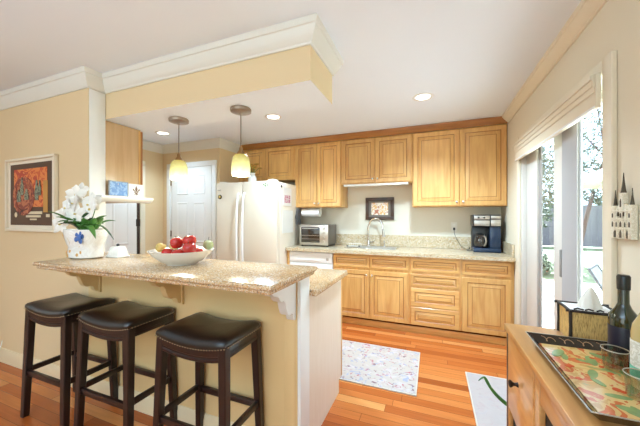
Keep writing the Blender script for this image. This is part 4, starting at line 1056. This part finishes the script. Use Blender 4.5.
# bottles
def bottle(name, label, x, y, prof, mat, extra):
    t = thing(name, label, 'bottle', (x, y, SZ+.0088)); MB().lathe(prof, 32).build('glass_body', mat, t, smooth=40)
    for nm, pr, m_ in extra: MB().lathe(pr, 32, cap0=False, cap1=False).build(nm, m_, t, smooth=40)
    return t
bottle('olive_oil_bottle', 'dark green glass bottle with black top and navy label on the tray', .592, 1.250,
       [(.034, 0), (.037, .004), (.037, .145), (.033, .165), (.020, .185), (.0145, .20), (.0135, .275), (.016, .277), (.016, .288), (.013, .292)], M['bottle_green'],
       [('label', [(.0374, .02), (.0378, .021), (.0378, .125), (.0374, .126)], M['label_dark']), ('capsule', [(.0148, .245), (.0165, .246), (.0172, .288), (.014, .2935), (.002, .294)], M['bottle_top'])])
bottle('wine_bottle', 'pale wine bottle with white and teal label at the right edge of the tray', .572, 1.085,
       [(.036, 0), (.0395, .004), (.0395, .155), (.036, .18), (.024, .205), (.016, .225), (.0145, .30), (.0165, .302), (.0165, .315), (.013, .318)], M['wine'],
       [('label', [(.0399, .03), (.0403, .031), (.0403, .135), (.0399, .136)], M['label_pale']), ('label_band', [(.0404, .032), (.0407, .033), (.0407, .062), (.0404, .063)], M['label_teal']),
        ('capsule', [(.016, .24), (.0172, .241), (.0178, .313), (.014, .320), (.002, .321)], M['label_teal'])])
def tumbler(label, x, y):
    t = thing('tumbler', label, 'glass', (x, y, SZ+.0088), 0, 'glass tumblers on the tray')
    MB().lathe([(.026, 0), (.028, .003), (.0325, .062), (.0335, .064), (.031, .064), (.027, .010), (.002, .008)], 28, cap1=True).build('glass', M['tumbler'], t, smooth=40)
    MB().lathe([(.0328, .0622), (.0339, .0632), (.0336, .0652), (.0318, .0650)], 28, cap0=False, cap1=False).build('rolled_rim', plain('rim_glint', s2l(226, 216, 196), .15, noise=.02, trans=.3), t, smooth=40)
tumbler('clear glass tumbler in front of the dark green bottle', .543, 1.192)
tumbler('clear glass tumbler in front of the pale wine bottle', .520, 1.025)

# ------------------------------------------------------------------ stone plaque with three spires on the right wall
t = thing('church_plaque', 'small pale stone facade plaque with three dark spires on the right wall', 'wall plaque', (XR-.002, 1.596, 1.222)); t.scale = (1, .87, 1)
mb = MB(); mb.box(-.016, 0, -.072, .072, 0, .118, .002); mb.prism([(-.072, .118), (.072, .118), (.045, .135), (.02, .15), (-.02, .15), (-.045, .135)], 'x', -.016, 0)
for y, w_, h_ in ((-.066, .028, .142), (.066, .028, .142), (0, .026, .195), (-.033, .012, .128), (.033, .012, .128)): mb.box(-.022, -.001, y-w_/2, y+w_/2, 0, h_, .002)
for z in (.04, .08, .116): mb.box(-.0245, -.001, -.079, .079, z, z+.005, .001)
mb.build('facade', M['stone'], t)
mb = MB()
for y, z, h_, r in ((0, .1955, .085, .011), (-.066, .1425, .068, .008), (.066, .1425, .068, .008)):
    mb.lathe([(r, 0), (r*.75, .012), (r*.35, h_*.6), (.0015, h_)], 8, c=(-.012, y, z), cap0=True)
mb.build('spires', M['stone_dark'], t, smooth=20)
for (y, z, w_, h_) in ((0, .004, .014, .034), (-.05, .004, .010, .030), (.05, .004, .010, .030), (0, .05, .012, .024), (-.066, .05, .010, .024), (.066, .05, .010, .024), (-.034, .05, .007, .022), (.034, .05, .007, .022), (-.066, .09, .009, .02), (.066, .09, .009, .02), (0, .09, .010, .02), (0, .135, .010, .035), (-.022, .095, .007, .018), (.024, .095, .007, .018)):
    MB().prism([(y-w_/2, z), (y+w_/2, z), (y+w_/2, z+h_*.7), (y, z+h_), (y-w_/2, z+h_*.7)], 'x', -.0235, -.014).build('window_opening', M['stone_dark'], t, smooth=0)

# ------------------------------------------------------------------ plant on the floor beyond the sideboard
t = thing('floor_plant', 'potted plant with long strap leaves on the floor beyond the sideboard', 'potted plant', (.56, 1.86, .0115))
MB().lathe([(.075, 0), (.085, .01), (.105, .15), (.112, .17), (.10, .17), (.09, .14), (.01, .135)], 28).build('pot', M['stone_dark'], t, smooth=40)
def strap(pts, w_):
    mb = MB(); P = smooth_pts(pts, 4); prev = None; n = len(P)
    for i, p in enumerate(P):
        tt = (P[min(i+1, n-1)]-P[max(i-1, 0)]).normalized(); s_ = tt.cross(Vector((0, -1, .3))).normalized()*w_*math.sin(PI*min(1, .12+.88*i/(n-1)))**.6
        cur = [mb.bm.verts.new(p-s_), mb.bm.verts.new(p+Vector((0, .004, 0))), mb.bm.verts.new(p+s_)]
        if prev:
            for k in (0, 1): mb.bm.faces.new((prev[k], prev[k+1], cur[k+1], cur[k]))
        prev = cur
    return mb.build('leaf', M['leaf'], t, smooth=60, thick=.002)
strap([(0, 0, .14), (-.08, .02, .20), (-.155, .04, .23), (-.21, .04, .272), (-.25, .04, .32), (-.278, .04, .365)], .010)
strap([(-.24, .04, .31), (-.268, .035, .362), (-.285, .03, .368), (-.308, .03, .345)], .005)
strap([(0, 0, .14), (.03, .05, .26), (.05, .08, .34)], .014)
strap([(0, 0, .14), (-.04, .05, .24), (-.07, .06, .33)], .012)
strap([(0, 0, .14), (.06, -.02, .24), (.12, -.03, .30)], .012)

# ------------------------------------------------------------------ outside
struct(MB().box(XR+.14, 4.6, .0, 7.5, -.16, -.06).build('ground_patio', M['concrete'], smooth=0))
struct(MB().box(-2, 26, 7.5, 30, -.18, -.08).build('ground_lawn', M['lawn'], smooth=0))
struct(MB().box(4.6, 26, -4, 7.5, -.18, -.08).build('ground_side_lawn', M['lawn'], smooth=0))
t = thing('garden_fence', 'grey weathered board fence at the far side of the garden', 'fence', (6, 16.2, -.08))
mb = MB()
for i in range(60): mb.box(-6+.2*i, -6+.2*i+.196, 0, .02, .05, 1.9+.01*(i % 3), .0)
mb.build('boards', M['fence'], t, smooth=0)
for i in range(7): MB().box(-6+2*i-.05, -6+2*i+.05, .02, .12, 0, 1.95).build('post', M['fence'], t, smooth=0)
t = thing('patio_umbrella', 'cream canvas patio umbrella open over the garden', 'umbrella', (5.10, 9.8, .12))
mb = MB(); N = 8; R0 = 1.65
apex = mb.bm.verts.new((0, 0, 2.85)); ringv = [mb.bm.verts.new((R0*math.cos(2*PI*i/N+.2), R0*math.sin(2*PI*i/N+.2), 2.16)) for i in range(N)]
low = [mb.bm.verts.new((v.co.x, v.co.y, 2.06)) for v in ringv]
for i in range(N): mb.bm.faces.new((apex, ringv[i], ringv[(i+1) % N])); mb.bm.faces.new((ringv[i], low[i], low[(i+1) % N], ringv[(i+1) % N]))
mb.build('canopy', M['canvas'], t, smooth=0, thick=.01)
MB().tube([(0, 0, -.2), (0, 0, 2.9)], .025, 10).build('pole', M['grey_metal'], t)
MB().lathe([(.28, -.2), (.28, -.15), (.06, -.11)], 24).build('base', M['stone_dark'], t)
for i in range(N):
    a = 2*PI*i/N+.2; MB().tube([(0, 0, 2.80), (R0*.97*math.cos(a), R0*.97*math.sin(a), 2.13)], .01, 5).build('rib', M['grey_metal'], t)
# sling chair on the patio
t = thing('sling_chair', 'grey framed patio chair with pale sling seen through the glass', 'patio chair', (2.085, 3.985, -.06), math.radians(60))
mb = MB()
for s in (-.25, .25):
    mb.tube([(s, -.26, 0), (s, -.25, .42), (s, .20, .38), (s, .42, .80)], .013, 8); mb.tube([(s, .20, .38), (s, .32, 0)], .013, 8); mb.tube([(s, -.25, .42), (s, -.2, .60), (s, .28, .60)], .012, 8)
mb.tube([(-.25, .42, .80), (.25, .42, .80)], .013, 8); mb.tube([(-.25, -.25, .42), (.25, -.25, .42)], .012, 8); mb.build('frame', plain('chair_frame_grey', s2l(70, 66, 66), .6), t)
mb = MB(); mb.box(-.24, .24, -.24, .20, -.004, .004, rot=Matrix.Translation((0, 0, .40)) @ Matrix.Rotation(-.09, 4, 'X')); mb.build('seat_sling', M['sling'], t, smooth=0)
mb = MB(); mb.loft([[(-.24, y, z), (.24, y, z), (.24, y+.008, z), (-.24, y+.008, z)] for y, z in ((.21, .40), (.31, .60), (.415, .79))]); mb.build('back_sling', M['sling'], t, smooth=0)
def tree(label, x, y, h, r, trunk, leaves, seed, lean=(0, 0), group='trees in the garden', zc=.62):
    random.seed(seed)
    t = thing('garden_tree', label, 'tree', (x, y, -.08), 0, group)
    tops = (lean[0], lean[1], h*.62)
    mb = MB(); mb.tube(smooth_pts([(0, 0, 0), (lean[0]*.4, lean[1]*.4, h*.3), tops]), [trunk*(1-.5*i/10) for i in range(11)], 10)
    for k in range(5):
        a = k*1.3; mb.tube([(tops[0]*.8, tops[1]*.8, h*.5), (tops[0]+r*.6*math.cos(a), tops[1]+r*.6*math.sin(a), h*(.6+.06*k))], [trunk*.45, trunk*.15], 7)
    mb.build('trunk', M['bark'], t)
    mb = MB()
    for i in range(leaves):
        a = random.uniform(0, 2*PI); q = random.uniform(-1, 1); rr_ = r*random.uniform(.35, 1)**.5
        c = Vector((lean[0]+rr_*math.cos(a)*math.sqrt(1-q*q), lean[1]+rr_*math.sin(a)*math.sqrt(1-q*q), h*zc+q*h*.36))
        s_ = random.uniform(.05, .11); u = Vector((random.gauss(0, 1), random.gauss(0, 1), random.gauss(0, 1))).normalized(); v = u.orthogonal().normalized()
        mb.quad([c-u*s_, c-v*s_*.5, c+u*s_, c+v*s_*.5])
    mb.build('crown', M['foliage'], t, smooth=0)
tree('slanting brown tree trunk with leafy crown behind the patio umbrella', 4.66, 12.4, 6.8, 1.8, .075, 6000, 1, (1.15, .42))
tree('leafy green tree standing near the grey fence', 9.6, 13.2, 5.2, 1.6, .12, 5000, 2, (-.2, 0))
tree('small leafy tree seen through the left glass of the patio door', 2.4, 11.2, 4.6, 1.3, .08, 4000, 4, (.1, 0), zc=.5)
for i, (x, y, r, lab) in enumerate(((2.2, 8.6, .55, 'rounded green shrub seen through the left glass panel'), (9.6, 11.6, .7, 'rounded green shrub in front of the grey fence'))):
    random.seed(20+i); t = thing('garden_shrub', lab, 'shrub', (x, y, -.08), 0, 'shrubs in the garden')
    mb = MB()
    for k in range(1400):
        u_ = Vector((random.gauss(0, 1), random.gauss(0, 1), random.gauss(0, 1))).normalized(); c = u_*r*random.uniform(.6, 1); c.z = abs(c.z)*1.3+.05
        s_ = random.uniform(.04, .08); a = u_.orthogonal().normalized(); b = u_.cross(a)
        mb.quad([c-a*s_, c-b*s_*.5, c+a*s_, c+b*s_*.5])
    mb.build('foliage', M['foliage'], t, smooth=0)
    MB().tube([(0, 0, 0), (0, 0, r)], .03, 6).build('stem', M['bark'], t)
